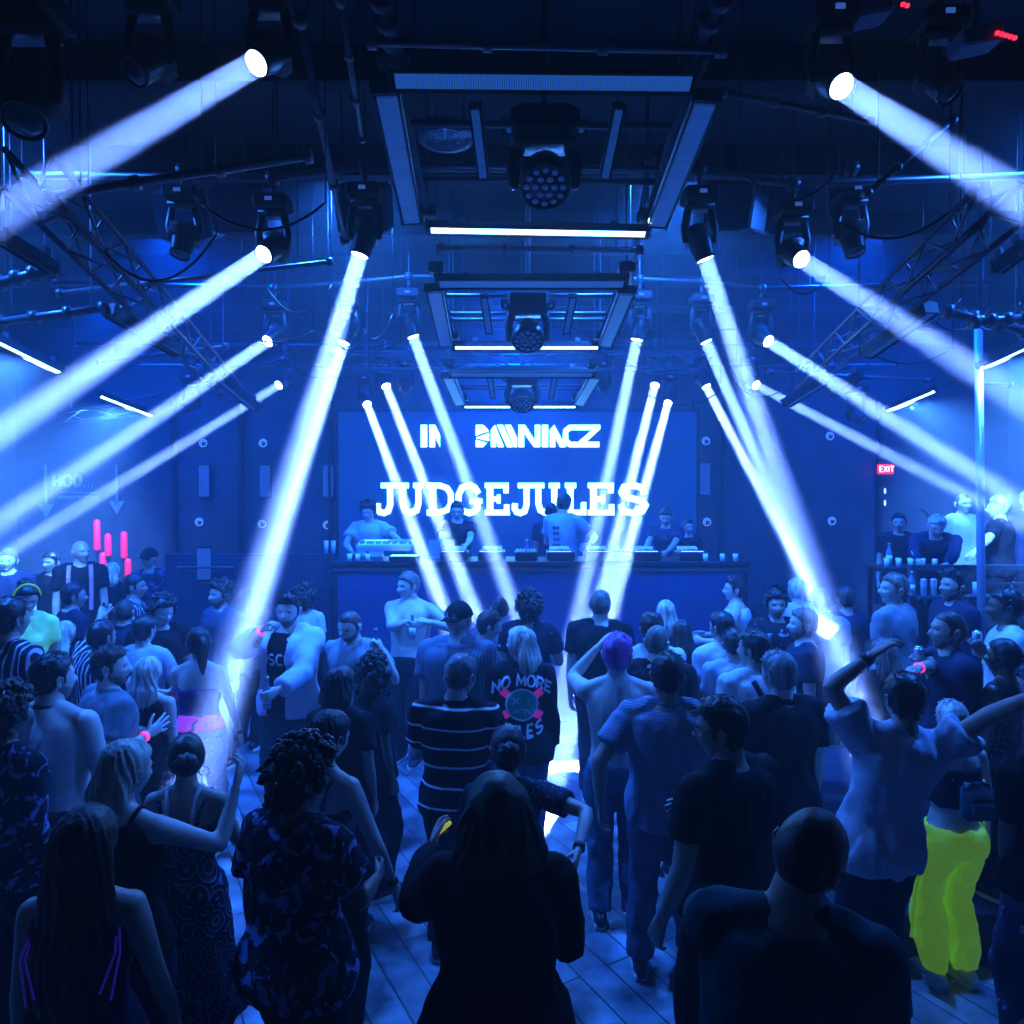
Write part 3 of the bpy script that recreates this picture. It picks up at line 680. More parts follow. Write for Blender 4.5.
# ------------------------------------------------------------------ the room
RX0, RX1, RY0, RY1, RZ = -8.2, 8.2, -2.5, 11.6, 5.6
def slab(name, lo, hi, m): 
    mb = MB(); mb.box([(a+b)/2 for a, b in zip(lo, hi)], [b-a for a, b in zip(lo, hi)]); return struct(mb.build(name, m))
fm = mat('floor_boards', (.10, .115, .14), .36, pat='noise', col2=(.48, .52, .58), scale=3.4, bump=.15)
def plank(m):
    nt = m.node_tree; b = nt.nodes['Principled BSDF']; tc = nt.nodes['Texture Coordinate']; N = nt.nodes.new; L = nt.links.new
    br = N('ShaderNodeTexBrick'); br.inputs['Scale'].default_value = 1; br.inputs['Brick Width'].default_value = 1.6; br.inputs['Row Height'].default_value = .19; br.inputs['Mortar Size'].default_value = .006
    mp = N('ShaderNodeMapping'); mp.inputs['Rotation'].default_value = (0, 0, 1.05); L(tc.outputs['Object'], mp.inputs[0]); L(mp.outputs[0], br.inputs['Vector'])
    br.inputs['Color1'].default_value = (.9, .9, .9, 1); br.inputs['Color2'].default_value = (.45, .45, .45, 1); br.inputs['Mortar'].default_value = (.12, .12, .12, 1)
    mx = N('ShaderNodeMix'); mx.data_type = 'RGBA'; mx.blend_type = 'MULTIPLY'; mx.inputs[0].default_value = 1
    old = b.inputs['Base Color'].links[0].from_socket; L(old, mx.inputs[6]); L(br.outputs[0], mx.inputs[7]); L(mx.outputs[2], b.inputs['Base Color'])
plank(fm)
slab('floor', (RX0, RY0, -.1), (RX1, RY1, 0), fm)
slab('ceiling', (RX0, RY0, RZ), (RX1, RY1, RZ+.1), dark)
wallm = mat('wall_black', (.035, .038, .05), .6, pat='noise', col2=(.055, .06, .08), scale=3)
slab('wall_left', (RX0-.1, RY0, 0), (RX0, RY1, RZ), wallm); slab('wall_right', (RX1, RY0, 0), (RX1+.1, RY1, RZ), wallm)
slab('wall_back', (RX0, RY1, 0), (RX1, RY1+.1, RZ), wallm); slab('wall_front', (RX0, RY0-.1, 0), (RX1, RY0, RZ), wallm)
# ceiling joists, ducts
for i in range(9):
    y = .6+i*1.3; slab('trim_%d' % (i+1), (RX0, y, RZ-.24), (RX1, y+.12, RZ), dark)
# raised tiers at both sides of the dance floor
tier = mat('tier_carpet', (.03, .03, .045), .9)
slab('floor_tier_left', (RX0, 5.25, 0), (-3.55, 11.0, .3), tier)
slab('floor_tier_right', (1.9, 4.0, 0), (RX1, 6.78, .3), tier)
slab('floor_terrace', (3.75, 6.95, 0), (RX1, RY1, .95), mat('terrace', (.05, .02, .022), .7))
slab('floor_stage', (-5.8, 8.72, 0), (3.6, RY1, .87), blackm)
# fluted panelling on the terrace front
mb = MB()
for i in range(62): mb.tube([(3.78+i*.072, 6.93, .30), (3.78+i*.072, 6.93, 1.0)], [.026, .026], 8)
mb.box((6.0, 6.93, .02), (4.5, .03, .03)); struct(mb.build('trim_20', mat('fluted', (.09, .03, .035), .5), None, True))

# railing of the terrace, with the tall post
rail = empty('terrace_railing', (4.0, 6.95, .95), 'steel railing with a drinks ledge along the front of the raised terrace', 'railing')
def rel(mb, root): mb.v = [tuple(Vector(p)-root.location) for p in mb.v]; return mb
mb = MB(); mb.bar((3.95, 6.95, 2.02), (8.1, 6.95, 2.02), .07, .05); rel(mb, rail).build('top_rail', steel, rail)
for x in (3.98, 5.35, 6.75, 8.05): mb = MB(); mb.box((x, 6.95, 1.48), (.06, .06, 1.06)); rel(mb, rail).build('post', steel, rail)
mb = MB(); mb.bar((3.95, 6.86, 1.74), (8.1, 6.86, 1.74), .22, .025)
for i in range(28): mb.box((4.0+i*.15, 6.75, 1.715), (.02, .02, .05))
rel(mb, rail).build('drinks_ledge', steel, rail)
mb = MB(); mb.bar((3.95, 6.96, 1.86), (8.1, 6.96, 1.86), .02, .02); rel(mb, rail).build('mid_rail', steel, rail)
p0, p1 = at(986, 600, 6.7), at(966, 320, 6.7)
pxx = (p0.x+p1.x)/2; mb = MB(); mb.tube([(pxx+.05, 6.62, .3), (pxx-.05, 6.62, 4.42)], [.036, .036], 14); mb.lathe([(.09, 0), (.09, .012), (.045, .03)], 16, c=(pxx+.05, 6.62, .3))
o = mb.build('roof_post', mat('pale_post', (.35, .42, .55), .35, .3), None, True); tag(o, 'tall slim pale metal post rising in front of the terrace railing', 'post')
mb = MB(); mb.tube([(pxx-.05, 6.62, 4.40), (pxx-.05, 6.62, RZ)], [.02, .02], 10); mb.build('upper_rod', blackm, o, True)

# ------------------------------------------------------------------ back wall: LED screen, side panels, signs
scr = empty('led_screen', (0, 0, 0), 'big blue LED screen behind the booth showing two lines of white lettering', 'screen')
sx0, sx1 = at(335, 500, 11.3).x, at(700, 500, 11.3).x
mb = MB(); mb.box(((sx0+sx1)/2, 11.42, 2.55), (sx1-sx0, .12, 3.2)); mb.build('screen_frame', blackm, scr)
scm = mat('screen_face', (.005, .02, .08), .4, emit=(.0, .06, .42), es=SCREEN)
mb = MB(); mb.box(((sx0+sx1)/2, 11.35, 2.60), (sx1-sx0-.1, .02, 3.0)); mb.build('screen_face', scm, scr)
lt = mat('screen_letters', (1, 1, 1), .4, emit=(.13, .55, 1), es=LETTERS)
D = 11.32
def SP(x, y): p = at(x, y, D); return (p.x, p.z)
def stroke_px(mb, pts, w, depth=-.012): ribbon(mb, [SP(*p) for p in pts], w*D/F, lambda a, b, l: (a, D-.005+l, b), 0, .05, depth=depth)
mb = MB()                                             # upper line
yt, yb, h = 426, 446, 20
def poly(mb, pts): 
    P = [SP(*p) for p in pts]; n = len(P); vs = [(x, D-.005, z) for x, z in P]+[(x, D-.02, z) for x, z in P]
    mb.add(vs, [tuple(range(n)), tuple(range(2*n-1, n-1, -1))]+[(i, n+i, n+(i+1) % n, (i+1) % n) for i in range(n)])
poly(mb, [(421, 425), (427, 425), (427, 447), (421, 447)])
poly(mb, [(429.5, 447), (429.5, 425), (435, 425), (440, 435), (440, 447), (435, 436), (435, 447)])
poly(mb, [(476, 425), (483, 425), (489, 431), (480, 434), (476, 436)]); poly(mb, [(476, 438), (489, 433), (489, 441), (484, 440)]); poly(mb, [(476, 440), (487, 443), (483, 447), (476, 447)])
poly(mb, [(491, 447), (491, 430), (495, 425), (504, 447), (498, 447), (496, 440), (496, 447)]); poly(mb, [(497, 425), (503, 425), (513, 447), (507, 447)]); poly(mb, [(505, 425), (511, 425), (517, 438), (517, 447), (514, 447)])
poly(mb, [(518.5, 425), (525, 425), (535, 441), (535, 425), (540, 425), (540, 447), (534, 447), (524, 433), (524, 447), (518.5, 447)])
poly(mb, [(542, 425), (548, 425), (548, 447), (542, 447)]); poly(mb, [(550, 447), (550, 430), (554, 425), (566, 447), (560, 447), (555, 437), (555, 447)])
stroke_px(mb, [(580, 427.5), (570, 427.5), (565.5, 431), (565.5, 441), (570, 444.6), (577, 444.6)], 5)
poly(mb, [(581, 425), (600, 425), (600, 429), (586, 442), (599, 442), (599, 447), (577, 447), (577, 443), (592, 430), (578, 430)])
mb.build('upper_lettering', lt, scr)
mb = MB()                                             # lower line, heavy slab serifs
def slabl(ch, x, w):
    t, b = 485.5, 512.5; s = 7.2; S = lambda pts, k=s: stroke_px(mb, [(x+a*w*.95, t+(b-t)*c) for a, c in pts], k*.78)
    if ch == 'J': S([(.25, 0), (1.0, 0)], 6.5); S([(.68, 0), (.68, .72), (.58, .95), (.38, 1.02), (.18, .98), (.08, .85), (.10, .66)])
    if ch == 'U': S([(.0, 0), (.42, 0)], 6.5); S([(.60, 0), (1.0, 0)], 6.5); S([(.2, 0), (.2, .66), (.28, .92), (.5, 1.02), (.72, .92), (.80, .66), (.80, 0)])
    if ch == 'D': S([(.0, 0), (.5, 0), (.76, .1), (.90, .32), (.90, .68), (.76, .9), (.5, 1), (0, 1)], 7); S([(.22, 0), (.22, 1)], 8)
    if ch == 'G': S([(.88, .30), (.74, .08), (.5, -.02), (.24, .08), (.10, .34), (.10, .66), (.24, .92), (.5, 1.02), (.72, .96), (.84, .84), (.84, .58)], 7.2); S([(.54, .58), (1.02, .58)], 6)
    if ch == 'E': S([(0, 0), (.92, 0), (.92, .28)], 6.5); S([(0, 1), (.95, 1), (.95, .70)], 6.5); S([(.22, 0), (.22, 1)], 8); S([(.22, .5), (.62, .5)], 6); S([(.60, .34), (.60, .66)], 4.5)
    if ch == 'L': S([(0, 0), (.55, 0)], 6.5); S([(.26, 0), (.26, 1)], 8); S([(0, 1), (.93, 1), (.93, .62)], 6.5)
    if ch == 'S': S([(.84, .32), (.80, .10), (.5, -.02), (.22, .06), (.14, .26), (.24, .42), (.74, .56), (.88, .74), (.78, .94), (.5, 1.03), (.2, .95), (.12, .70)], 7.4)
for ch, x, w_ in (('J', 376, 22), ('U', 398, 27), ('D', 427, 28), ('G', 456, 27), ('E', 485, 24), ('J', 513, 21), ('U', 533, 28), ('L', 565, 21), ('E', 588, 26), ('S', 617, 34)): slabl(ch, x, w_)
mb.build('lower_lettering', lt, scr)

# dark side walls of the stage with slim light panels and ring badges
pan = mat('panel_face', (.05, .08, .16), .4, emit=(.02, .10, .42), es=.5, pat='mesh', col2=(.02, .03, .06), scale=12, thr=1)
ringm = mat('ring_light', (.3, .5, .8), .4, emit=(.12, .35, 1), es=.9)
def wallpanel(x, y, hpx, d, lab):
    p = at(x, y, d); hh = hpx*d/F; o = empty('wall_light_panel', p, lab, 'light panel', 'slim light panels on the stage side walls')
    mb = MB(); mb.bbox((0, .03, 0), (.20, .05, hh+.06), .01); mb.build('housing', black, o); mb = MB(); mb.box((0, -.002, 0), (.16, .02, hh)); mb.build('light_face', pan, o)
def wring(x, y, d, lab):
    p = at(x, y, d); mb = MB(); mb.tube([(.06*math.cos(a), 0, .06*math.sin(a)) for a in np.linspace(0, 2*PI, 19)], [.008]*19, 6)
    mb.tube([(.035*math.cos(a), 0, .035*math.sin(a)) for a in np.linspace(.5, 3.9, 10)], [.007]*10, 6, cap='round')
    o = mb.build('wall_mounted_ring', ringm, None, True); o.location = p; tag(o, lab, 'badge', 'small round ring badges on the walls')
for x, y, hp_, lab in ((204, 481, 31, 'slim blue wall light panel highest on the far left of the stage'), (265, 481, 31, 'slim blue wall light panel between the two highest ones left of the screen'), (328, 481, 31, 'slim blue wall light panel nearest the left edge of the screen'),
                       (204, 564, 31, 'slim blue wall light panel low behind the t-shirt man, below another panel'), (705, 479, 31, 'slim blue wall light panel just right of the big screen')): wallpanel(x, y, hp_, 11.5 if y < 500 else 8.62, lab)
for x, y, lab in ((203, 443, 'ring badge above the far left slim panel'), (263, 443, 'ring badge above the middle left slim panel'), (199, 522, 'ring badge under the far left slim panel'), (262, 524, 'ring badge under the middle left slim panel'), (327, 525, 'ring badge under the panel nearest the screen'),
                  (706, 441, 'ring badge above the slim panel right of the screen'), (707, 522, 'ring badge under the slim panel right of the screen'), (832, 521, 'ring badge on the bare wall left of the exit sign'), (830, 436, 'faint ring badge on the hazy wall above another badge')): wring(x, y, 11.55, lab)
# tall black door-like frames dividing the stage wall
for i, x in enumerate((173, 240, 330, 692, 722, 880)):
    p = at(x, 500, 11.5); slab('trim_%d' % (30+i), (p.x-.03, 11.48, .87), (p.x+.03, 11.6, 4.3), black)
# low block wall left of the booth
lw = mat('low_wall', (.03, .045, .10), .5, pat='mesh', col2=(.012, .015, .03), scale=9, thr=1.2)
a, b = at(168, 560, 8.7), at(334, 560, 8.7)
slab('wall_stage_left', (a.x, 8.63, 0), (b.x, 8.72, 2.02), lw)
mb = MB(); mb.tube([(a.x+.2, 8.55, 1.86), (a.x+.85, 8.55, 1.86)], [.015]*2, 8, cap='round')
for x in (.2, .85): mb.tube([(a.x+x, 8.63, 1.86), (a.x+x, 8.55, 1.86)], [.012]*2, 8)
tag(mb.build('grab_rail', steel, None, True), 'short horizontal grab rail on the low wall left of the booth', 'rail')

# direction sign with two arrows on the left wall area
sg = empty('direction_sign', (0, 0, 0), 'dim wall sign with small lettering between two downward arrows, far left', 'sign'); sgm = mat('sign_dim', (.12, .16, .3), .5, emit=(.02, .06, .25), es=.5)
def wl(d): return lambda a_, b_, l: (a_, d+l, b_)
c = at(75, 485, 11.5); mb = MB(); text(mb, 'HOO...', c.x-.05, c.z-.02, .18, .04, wl(11.56), seg=.2, depth=-.02)
mb.box((c.x+.02, 11.56, c.z-.12), (.62, .02, .018)); [mb.box((c.x-.28+.075*k, 11.56, c.z-.20), (.055, .02, .045)) for k in range(9)]; mb.build('lettering', sgm, sg)
for x, lo in ((45, 515), (116, 512)):
    t_, b_ = at(x, 465, 11.55), at(x, lo, 11.55); mb = MB(); mb.bar((t_.x, 11.56, t_.z), (t_.x, 11.56, b_.z+.12), .035, .02); mb.add([(t_.x-.13, 11.55, b_.z+.18), (t_.x+.13, 11.55, b_.z+.18), (t_.x, 11.55, b_.z-.04), (t_.x-.13, 11.57, b_.z+.18), (t_.x+.13, 11.57, b_.z+.18), (t_.x, 11.57, b_.z-.04)], [(0, 2, 1), (3, 4, 5), (0, 1, 4, 3), (1, 2, 5, 4), (2, 0, 3, 5)])
    mb.build('arrow', sgm, sg)
# red exit sign
p = at(887, 469, 11.4); ex = empty('exit_sign', p, 'small glowing red exit sign on the dark wall beyond the terrace', 'sign')
mb = MB(); mb.bbox((0, .05, 0), (.24, .08, .16), .01); mb.build('housing', mat('red_case', (.3, .01, .02), .5, emit=(1, .02, .05), es=1.6), ex)
mb = MB(); text(mb, 'EXIT', 0, -.045, .09, .016, wl(0), seg=.2, depth=-.008); mb.build('lettering', mat('exit_letters', (1, .5, .5), .5, emit=(1, .45, .5), es=3), ex)
for y in (491, 503): 
    q = at(885, y, 11.4); mb = MB(); mb.ell((0, 0, 0), (.02, .01, .05), 10, 8); o = mb.build('wall_sconce', mat('sconce', (.5, .7, 1), .4, emit=(.4, .7, 1), es=1.5), None, True); o.location = q; tag(o, 'tiny pale wall light below the exit sign, the %s of two' % ('upper' if y < 500 else 'lower'), 'wall light')
# glowing red lights at the bar behind the left crowd
for i, (x, y, hh, lab) in enumerate(((97, 535, 26, 'tall red light tube beside the bald man with pink braces'), (124, 545, 22, 'tall red light tube right of the other red tubes'), (108, 545, 18, 'short red light tube between the two tall ones'), (103, 565, 20, 'red light tube low behind the pointing hand'), (128, 571, 20, 'red light tube low at the right, behind the dark capped figure'))):
    p = at(x, y, 10.6); h_ = hh*10.6/F; mb = MB(); mb.tube([(0, 0, -h_/2), (0, 0, h_/2)], [.045, .045], 10, cap='round'); o = mb.build('red_tube_light', mat('red_tube', (.5, .01, .05), .4, emit=(1, .02, .10), es=.9), None, True); o.location = p; tag(o, lab, 'light')
    mb = MB(); mb.box((0, 0, -h_/2-.04), (.05, .05, .1)); mb.tube([(0, 0, -h_/2-.08), (0, 0, .32-p.z)], [.012]*2, 8); mb.build('stand', black, o)

# ------------------------------------------------------------------ DJ booth
bt = empty('dj_booth', (0, 8.5, 0), 'long black dj booth with a fine mesh front across the stage', 'dj booth')
bx0, bx1 = at(333, 560, 8.3).x, at(748, 560, 8.3).x; cx = (bx0+bx1)/2; bw = bx1-bx0
mb = MB()
mb.bbox((cx, -.15, 1.0), (bw, .1, 1.9), .01); mb.build('front_panel', mat('booth_mesh', (.012, .03, .10), .35, pat='mesh', col2=(.03, .08, .25), scale=22, thr=1.0, emit=(.0, .02, .12), es=.08), bt)
mb = MB(); mb.bbox((cx, .12, 1.93), (bw+.06, .72, .06), .01); mb.build('table_top', black, bt)
mb = MB(); mb.bar((bx0, -.22, 1.86), (bx1, -.22, 1.86), .02, .03); mb.build('edge_strip', steel, bt)
for x in (bx0+.03, bx1-.03): mb = MB(); mb.box((x, .12, .95), (.05, .66, 1.9)); mb.build('side_panel', blackm, bt)
TZ = 1.96
def onbooth(name, x, y, label, cat, group=None): return empty(name, (x, y, TZ), label, cat, group)
lit = mat('led_dots', (.3, .6, 1), .4, emit=(.25, .6, 1), es=4); white = mat('white_plastic', (.6, .65, .7), .5); platter = mat('platter', (.12, .15, .2), .25, .7)
def px(x, d): return (x-512)/F*d
for i, (x, lab) in enumerate(((455, 'media player deck in front of the spectacled dj'), (492, 'media player deck second from the middle mixer, near the spectacled dj'), (560, 'media player deck beside the turned-away dj'), (598, 'media player deck just right of the turned-away dj'), (645, 'media player deck left of the dj on the far right'), (690, 'media player deck furthest along, by the dj on the far right'))):
    o = onbooth('media_player_deck', px(x, 8.5), 8.5, lab, 'dj deck', 'media player decks along the booth'); mb = MB(); mb.bbox((0, 0, .055), (.33, .38, .11), .012); mb.build('deck_body', black, o)
    mb = MB(); mb.lathe([(.10, .11), (.10, .125), (.03, .13), (.03, .135)], 24, c=(0, -.06, 0)); mb.build('jog_wheel', platter, o, True)
    mb = MB(); mb.box((0, .13, .125), (.24, .10, .03), Matrix.Rotation(.3, 3, 'X')); mb.build('display', mat('display', (.1, .2, .5), .3, emit=(.05, .25, .9), es=1.2), o)
    mb = MB(); [mb.box((-.13+.03*k, -.165, .113), (.018, .018, .006)) for k in range(9)]; mb.build('button', lit, o)
for x, lab in ((526, 'mixer with rows of knobs in the middle of the booth'), (622, 'mixer right of the turned-away dj')):
    o = onbooth('dj_mixer', px(x, 8.5), 8.5, lab, 'mixer', 'mixers on the booth'); mb = MB(); mb.bbox((0, 0, .055), (.27, .36, .11), .012); mb.build('mixer_body', black, o)
    mb = MB(); [mb.lathe([(.009, 0), (.008, .02)], 8, c=(-.10+.04*a_, -.10+.045*b_, .11)) for a_ in range(6) for b_ in range(5)]; mb.build('knob', white, o, True)
    mb = MB(); [mb.box((-.09+.06*k, -.14, .118), (.012, .02, .018)) for k in range(4)]; mb.build('fader', white, o)
# synthesizer on a stand
o = onbooth('keyboard_synthesizer', px(385, 8.6), 8.62, 'white keyboard synthesizer raised on a stand before the dj in a white t-shirt', 'keyboard'); mb = MB(); mb.bbox((0, 0, .17), (.66, .28, .07), .01, Matrix.Rotation(.25, 3, 'X')); mb.build('case', mat('synth_case', (.35, .45, .6), .4), o)
mb = MB(); R_ = Matrix.Rotation(.25, 3, 'X')
for k in range(22): mb.box(R_ @ Vector((-.30+.0285*k, -.08, .04))+Vector((0, 0, .17)), (.025, .11, .012), R_)
mb.build('white_keys', mat('keys', (.8, .85, .9), .3), o); mb = MB()
for k in range(22):
    if k % 7 not in (2, 6): mb.box(R_ @ Vector((-.286+.0285*k, -.055, .05))+Vector((0, 0, .17)), (.014, .065, .014), R_)
mb.build('black_keys', black, o); mb = MB(); mb.box(R_ @ Vector((-.12, .06, .04))+Vector((0, 0, .17)), (.3, .05, .008), R_); mb.build('display', mat('synth_lcd', (.2, .9, .9), .4, emit=(.2, .9, .9), es=.6), o)
for sx_ in (-.22, .22): mb = MB(); mb.tube([(sx_, -.1, 0), (sx_, 0, .12)], [.01]*2, 8); mb.tube([(sx_, .1, 0), (sx_, 0, .12)], [.01]*2, 8); mb.build('stand_leg', steel, o)
o = onbooth('drum_machine', px(405, 8.35), 8.36, 'low pad controller with lit buttons below the keyboard', 'drum machine'); mb = MB(); mb.bbox((0, 0, .03), (.36, .2, .06), .01); mb.build('case', black, o); mb = MB(); [mb.box((-.15+.04*a_, -.06+.04*b_, .063), (.028, .028, .008)) for a_ in range(8) for b_ in range(4)]; mb.build('pad', lit, o)
o = onbooth('laptop', px(440, 8.6), 8.66, 'open laptop between the first two djs', 'laptop', None); o.rotation_euler = (0, 0, PI); mb = MB(); mb.bbox((0, 0, .01), (.33, .23, .018), .006); mb.build('base', grey, o); mb = MB(); mb.bbox((0, -.13, .12), (.33, .012, .22), .005, Matrix.Rotation(.2, 3, 'X')); mb.build('screen_lid', grey, o)
# cups, glasses and a bottle
def cup_mb(r=.035, h=.11): mb = MB(); mb.lathe([(r*.8, 0), (r, h), (r*.93, h), (r*.74, .006)], 16); return mb
plast = mat('clear_plastic', (.55, .68, .85), .15, spec=.8); glassb = mat('bottle_glass', (.10, .20, .30), .08, spec=1); canm = mat('can_metal', (.45, .5, .55), .3, .6, pat='noise', col2=(.8, .85, .9), scale=20)
def cup(p, lab, group, h=.11, r=.035):
    o = cup_mb(r, h).build('plastic_cup', plast, None, True); o.location = p; tag(o, lab, 'cup', group); mb = MB(); mb.lathe([(r*.9, h*.70), (r*.9, h*.71)], 16); mb.build('drink', mat('drink', (.3, .35, .5), .1), o, True); return o
def bottle(p, lab, group=None, R=None, name='beer_bottle'):
    mb = MB(); mb.lathe([(.0, 0), (.029, .0), (.030, .01), (.030, .13), (.027, .15), (.014, .185), (.0125, .225), (.014, .228), (.014, .238), (.011, .24)], 18); o = mb.build(name, glassb, None, True)
    mb = MB(); mb.lathe([(.0308, .04), (.0308, .11)], 18); mb.build('label_band', mat('paper_label', (.7, .75, .8), .6), o, True); mb = MB(); mb.lathe([(.0147, .222), (.0147, .24)], 12); mb.build('neck_ring', mat('foil', (.7, .75, .8), .3, .7), o, True)
    o.location = p; tag(o, lab, 'bottle', group)
    if R is not None: o.rotation_euler = R.to_euler() if hasattr(R, 'to_euler') else R
    return o
def can(p, lab, group=None, R=None, h=.168, r=.029):
    mb = MB(); mb.lathe([(.022, 0), (r, .012), (r, h-.014), (.023, h-.002), (.023, h-.004)], 20); o = mb.build('drink_can', canm, None, True)
    mb = MB(); mb.lathe([(.0235, h-.006), (.0245, h), (.022, h), (.021, h-.005), (0, h-.005)], 20); mb.build('rim', mat('alu', (.7, .72, .75), .25, .9), o, True); mb = MB(); mb.tube([(0, 0, h), (.008, .004, h+.002), (.014, .007, h)], [.004]*3, 6); mb.build('ring_pull', mat('alu', (1, 1, 1)), o)
    o.location = p; tag(o, lab, 'can', group)
    if R is not None: o.rotation_euler = R
    return o
for i, (x, lab) in enumerate(((326, 'left of two clear cups on the low wall left of the booth'), (333, 'right of two clear cups on the low wall left of the booth'))):
    cup((px(x, 8.68), 8.68, 2.02), lab, 'cups along the booth', .16, .03)
for x, lab in ((350, 'small cup at the left end of the booth under the keyboard'), (358, 'small cup second from the left end of the booth'), (368, 'small cup third from the left end, below the keyboard'), (705, 'small cup on the booth before the dj on the far right'), (722, 'small cup near the right end of the booth'), (735, 'small cup at the very right end of the booth')):
    cup((px(x, 8.3), 8.27, TZ), lab, 'cups along the booth', .09, .032)
bottle((px(527, 8.62), 8.66, TZ), 'dark bottle standing on the booth left of the turned-away dj')
# terrace bar with glassware
o = empty('terrace_table', (4.25, 7.35, .95), 'dark high table full of glasses in the corner of the terrace', 'table'); mb = MB(); mb.bbox((-.12, 0, 1.02), (.62, .44, .05), .01); mb.build('table_top', black, o)
for x in (-.39, .15):
    for y in (-.18, .18): mb = MB(); mb.box((x, y, .5), (.04, .04, 1.0)); mb.build('leg', black, o)
for i in range(9): 
    cup((3.86+.062*i, 7.2+(.12 if i % 2 else 0), 1.997), ['glass at the left end of the glasses crowding the terrace table', 'second glass along the crowded terrace table', 'third glass along the crowded terrace table', 'fourth glass along the crowded terrace table', 'middle glass on the crowded terrace table', 'fourth glass from the right on the terrace table', 'third glass from the right on the terrace table', 'second glass from the right on the terrace table', 'glass at the right end of the terrace table by the leaning man'][i], 'glasses on the terrace table', .085, .027)
bottle((3.98, 7.38, 1.997), 'slim bottle standing behind the glasses on the terrace table')
can((px(1010-85, 6.85)+.0, 6.86, 1.753), 'left of two tall cans on the drinks ledge of the terrace', 'cans on the terrace ledge'); can((px(935, 6.85), 6.86, 1.753), 'right of two tall cans on the drinks ledge of the terrace', 'cans on the terrace ledge')
cup((px(978, 6.85), 6.86, 1.753), 'clear cup on the terrace ledge beside the slim post', None, .13, .035); bottle((px(913, 6.85), 6.86, 1.753), 'small bottle on the terrace ledge left of the cans')

# ------------------------------------------------------------------ the rig in the ceiling
def lightobj(name, typ, p, q, energy, col, **kw):
    l = bpy.data.lights.new(name, typ); l.energy = energy; l.color = col
    for k, v in kw.items(): setattr(l, k, v)
    o = bpy.data.objects.new(name, l); COL.objects.link(o); o.location = p
    if q is not None: o.rotation_euler = (Vector(q)-Vector(p)).to_track_quat('-Z', 'Y').to_euler()
    return o
def moving_head(p, d, s, label, lens=lensm, group='moving head beam lights in the rig', ceil=None, energy=0, spread=4, col=(.3, .5, 1)):
    """p centre of the lens, d beam direction, s lens radius"""
    d = Vector(d).normalized(); k = s/.075; root = empty('moving_head_spotlight', p, label, 'stage light', group)
    R = zframe(d); L = .30*k; mb = MB(); mb.lathe([(s*.55, -L), (s*1.1, -L*.93), (s*1.35, -L*.6), (s*1.30, -L*.35), (s*1.18, -.02), (s*1.18, .012), (s*1.04, .012), (s*1.02, -.01)], 24, R)
    for a in range(6): mb.box(R @ Vector((0, 0, -L*(.50+.07*a))), (s*2.74, s*2.74, .006*k), R)
    hd = mb.build('head', black, root, True)
    mb = MB(); mb.lathe([(s, -.008), (s, .004), (s*.9, .010), (0, .012)], 24, R); mb.build('lens', lens, hd, True)
    c = R @ Vector((0, 0, -L*.5)); side = R @ Vector((1, 0, 0)); side.z = 0; side = side.normalized() if side.length > .1 else Vector((1, 0, 0))
    bh = c+Vector((0, 0, .30*k))
    mb = MB()
    for sd in (-1, 1): mb.tube([c+side*sd*s*1.55, c+side*sd*s*1.75+Vector((0, 0, .12*k)), bh+side*sd*s*1.3], [(.035*k, .02*k)]*3, 8, cap='round')
    mb.bar(bh-side*s*1.5, bh+side*s*1.5, .14*k, .05*k); mb.build('yoke', black, root, True)
    mb = MB(); mb.bbox(bh+Vector((0, 0, .09*k)), (.30*k, .24*k, .12*k), .02*k, Matrix.Rotation(math.atan2(side.y, side.x), 3, 'Z')); bs = mb.build('base', blackm, root)
    mb = MB(); mb.box(bh+Vector((0, -.125*k, .09*k)), (.06*k, .01, .03*k)); mb.build('display', mat('fix_display', (.05, .1, .3), .3, emit=(.05, .15, .6), es=.6), bs)
    mb = MB(); tp = bh+Vector((0, 0, .15*k)); mb.tube([tp, tp+Vector((0, 0, .10))], [.018]*2, 8); mb.tube([tp+Vector((-.035, 0, .13)), tp+Vector((.035, 0, .13))], [.045]*2, 12); mb.build('mounting_clamp', steel, root, True)
    if energy: lightobj('beam', 'AREA', Vector(p)+d*.02, Vector(p)+d, energy, col, shape='DISK', size=s*1.9, spread=math.radians(spread))
    return root, Vector(p)+tp+Vector((0, 0, .13))
BC = (.17, .32, 1.0)
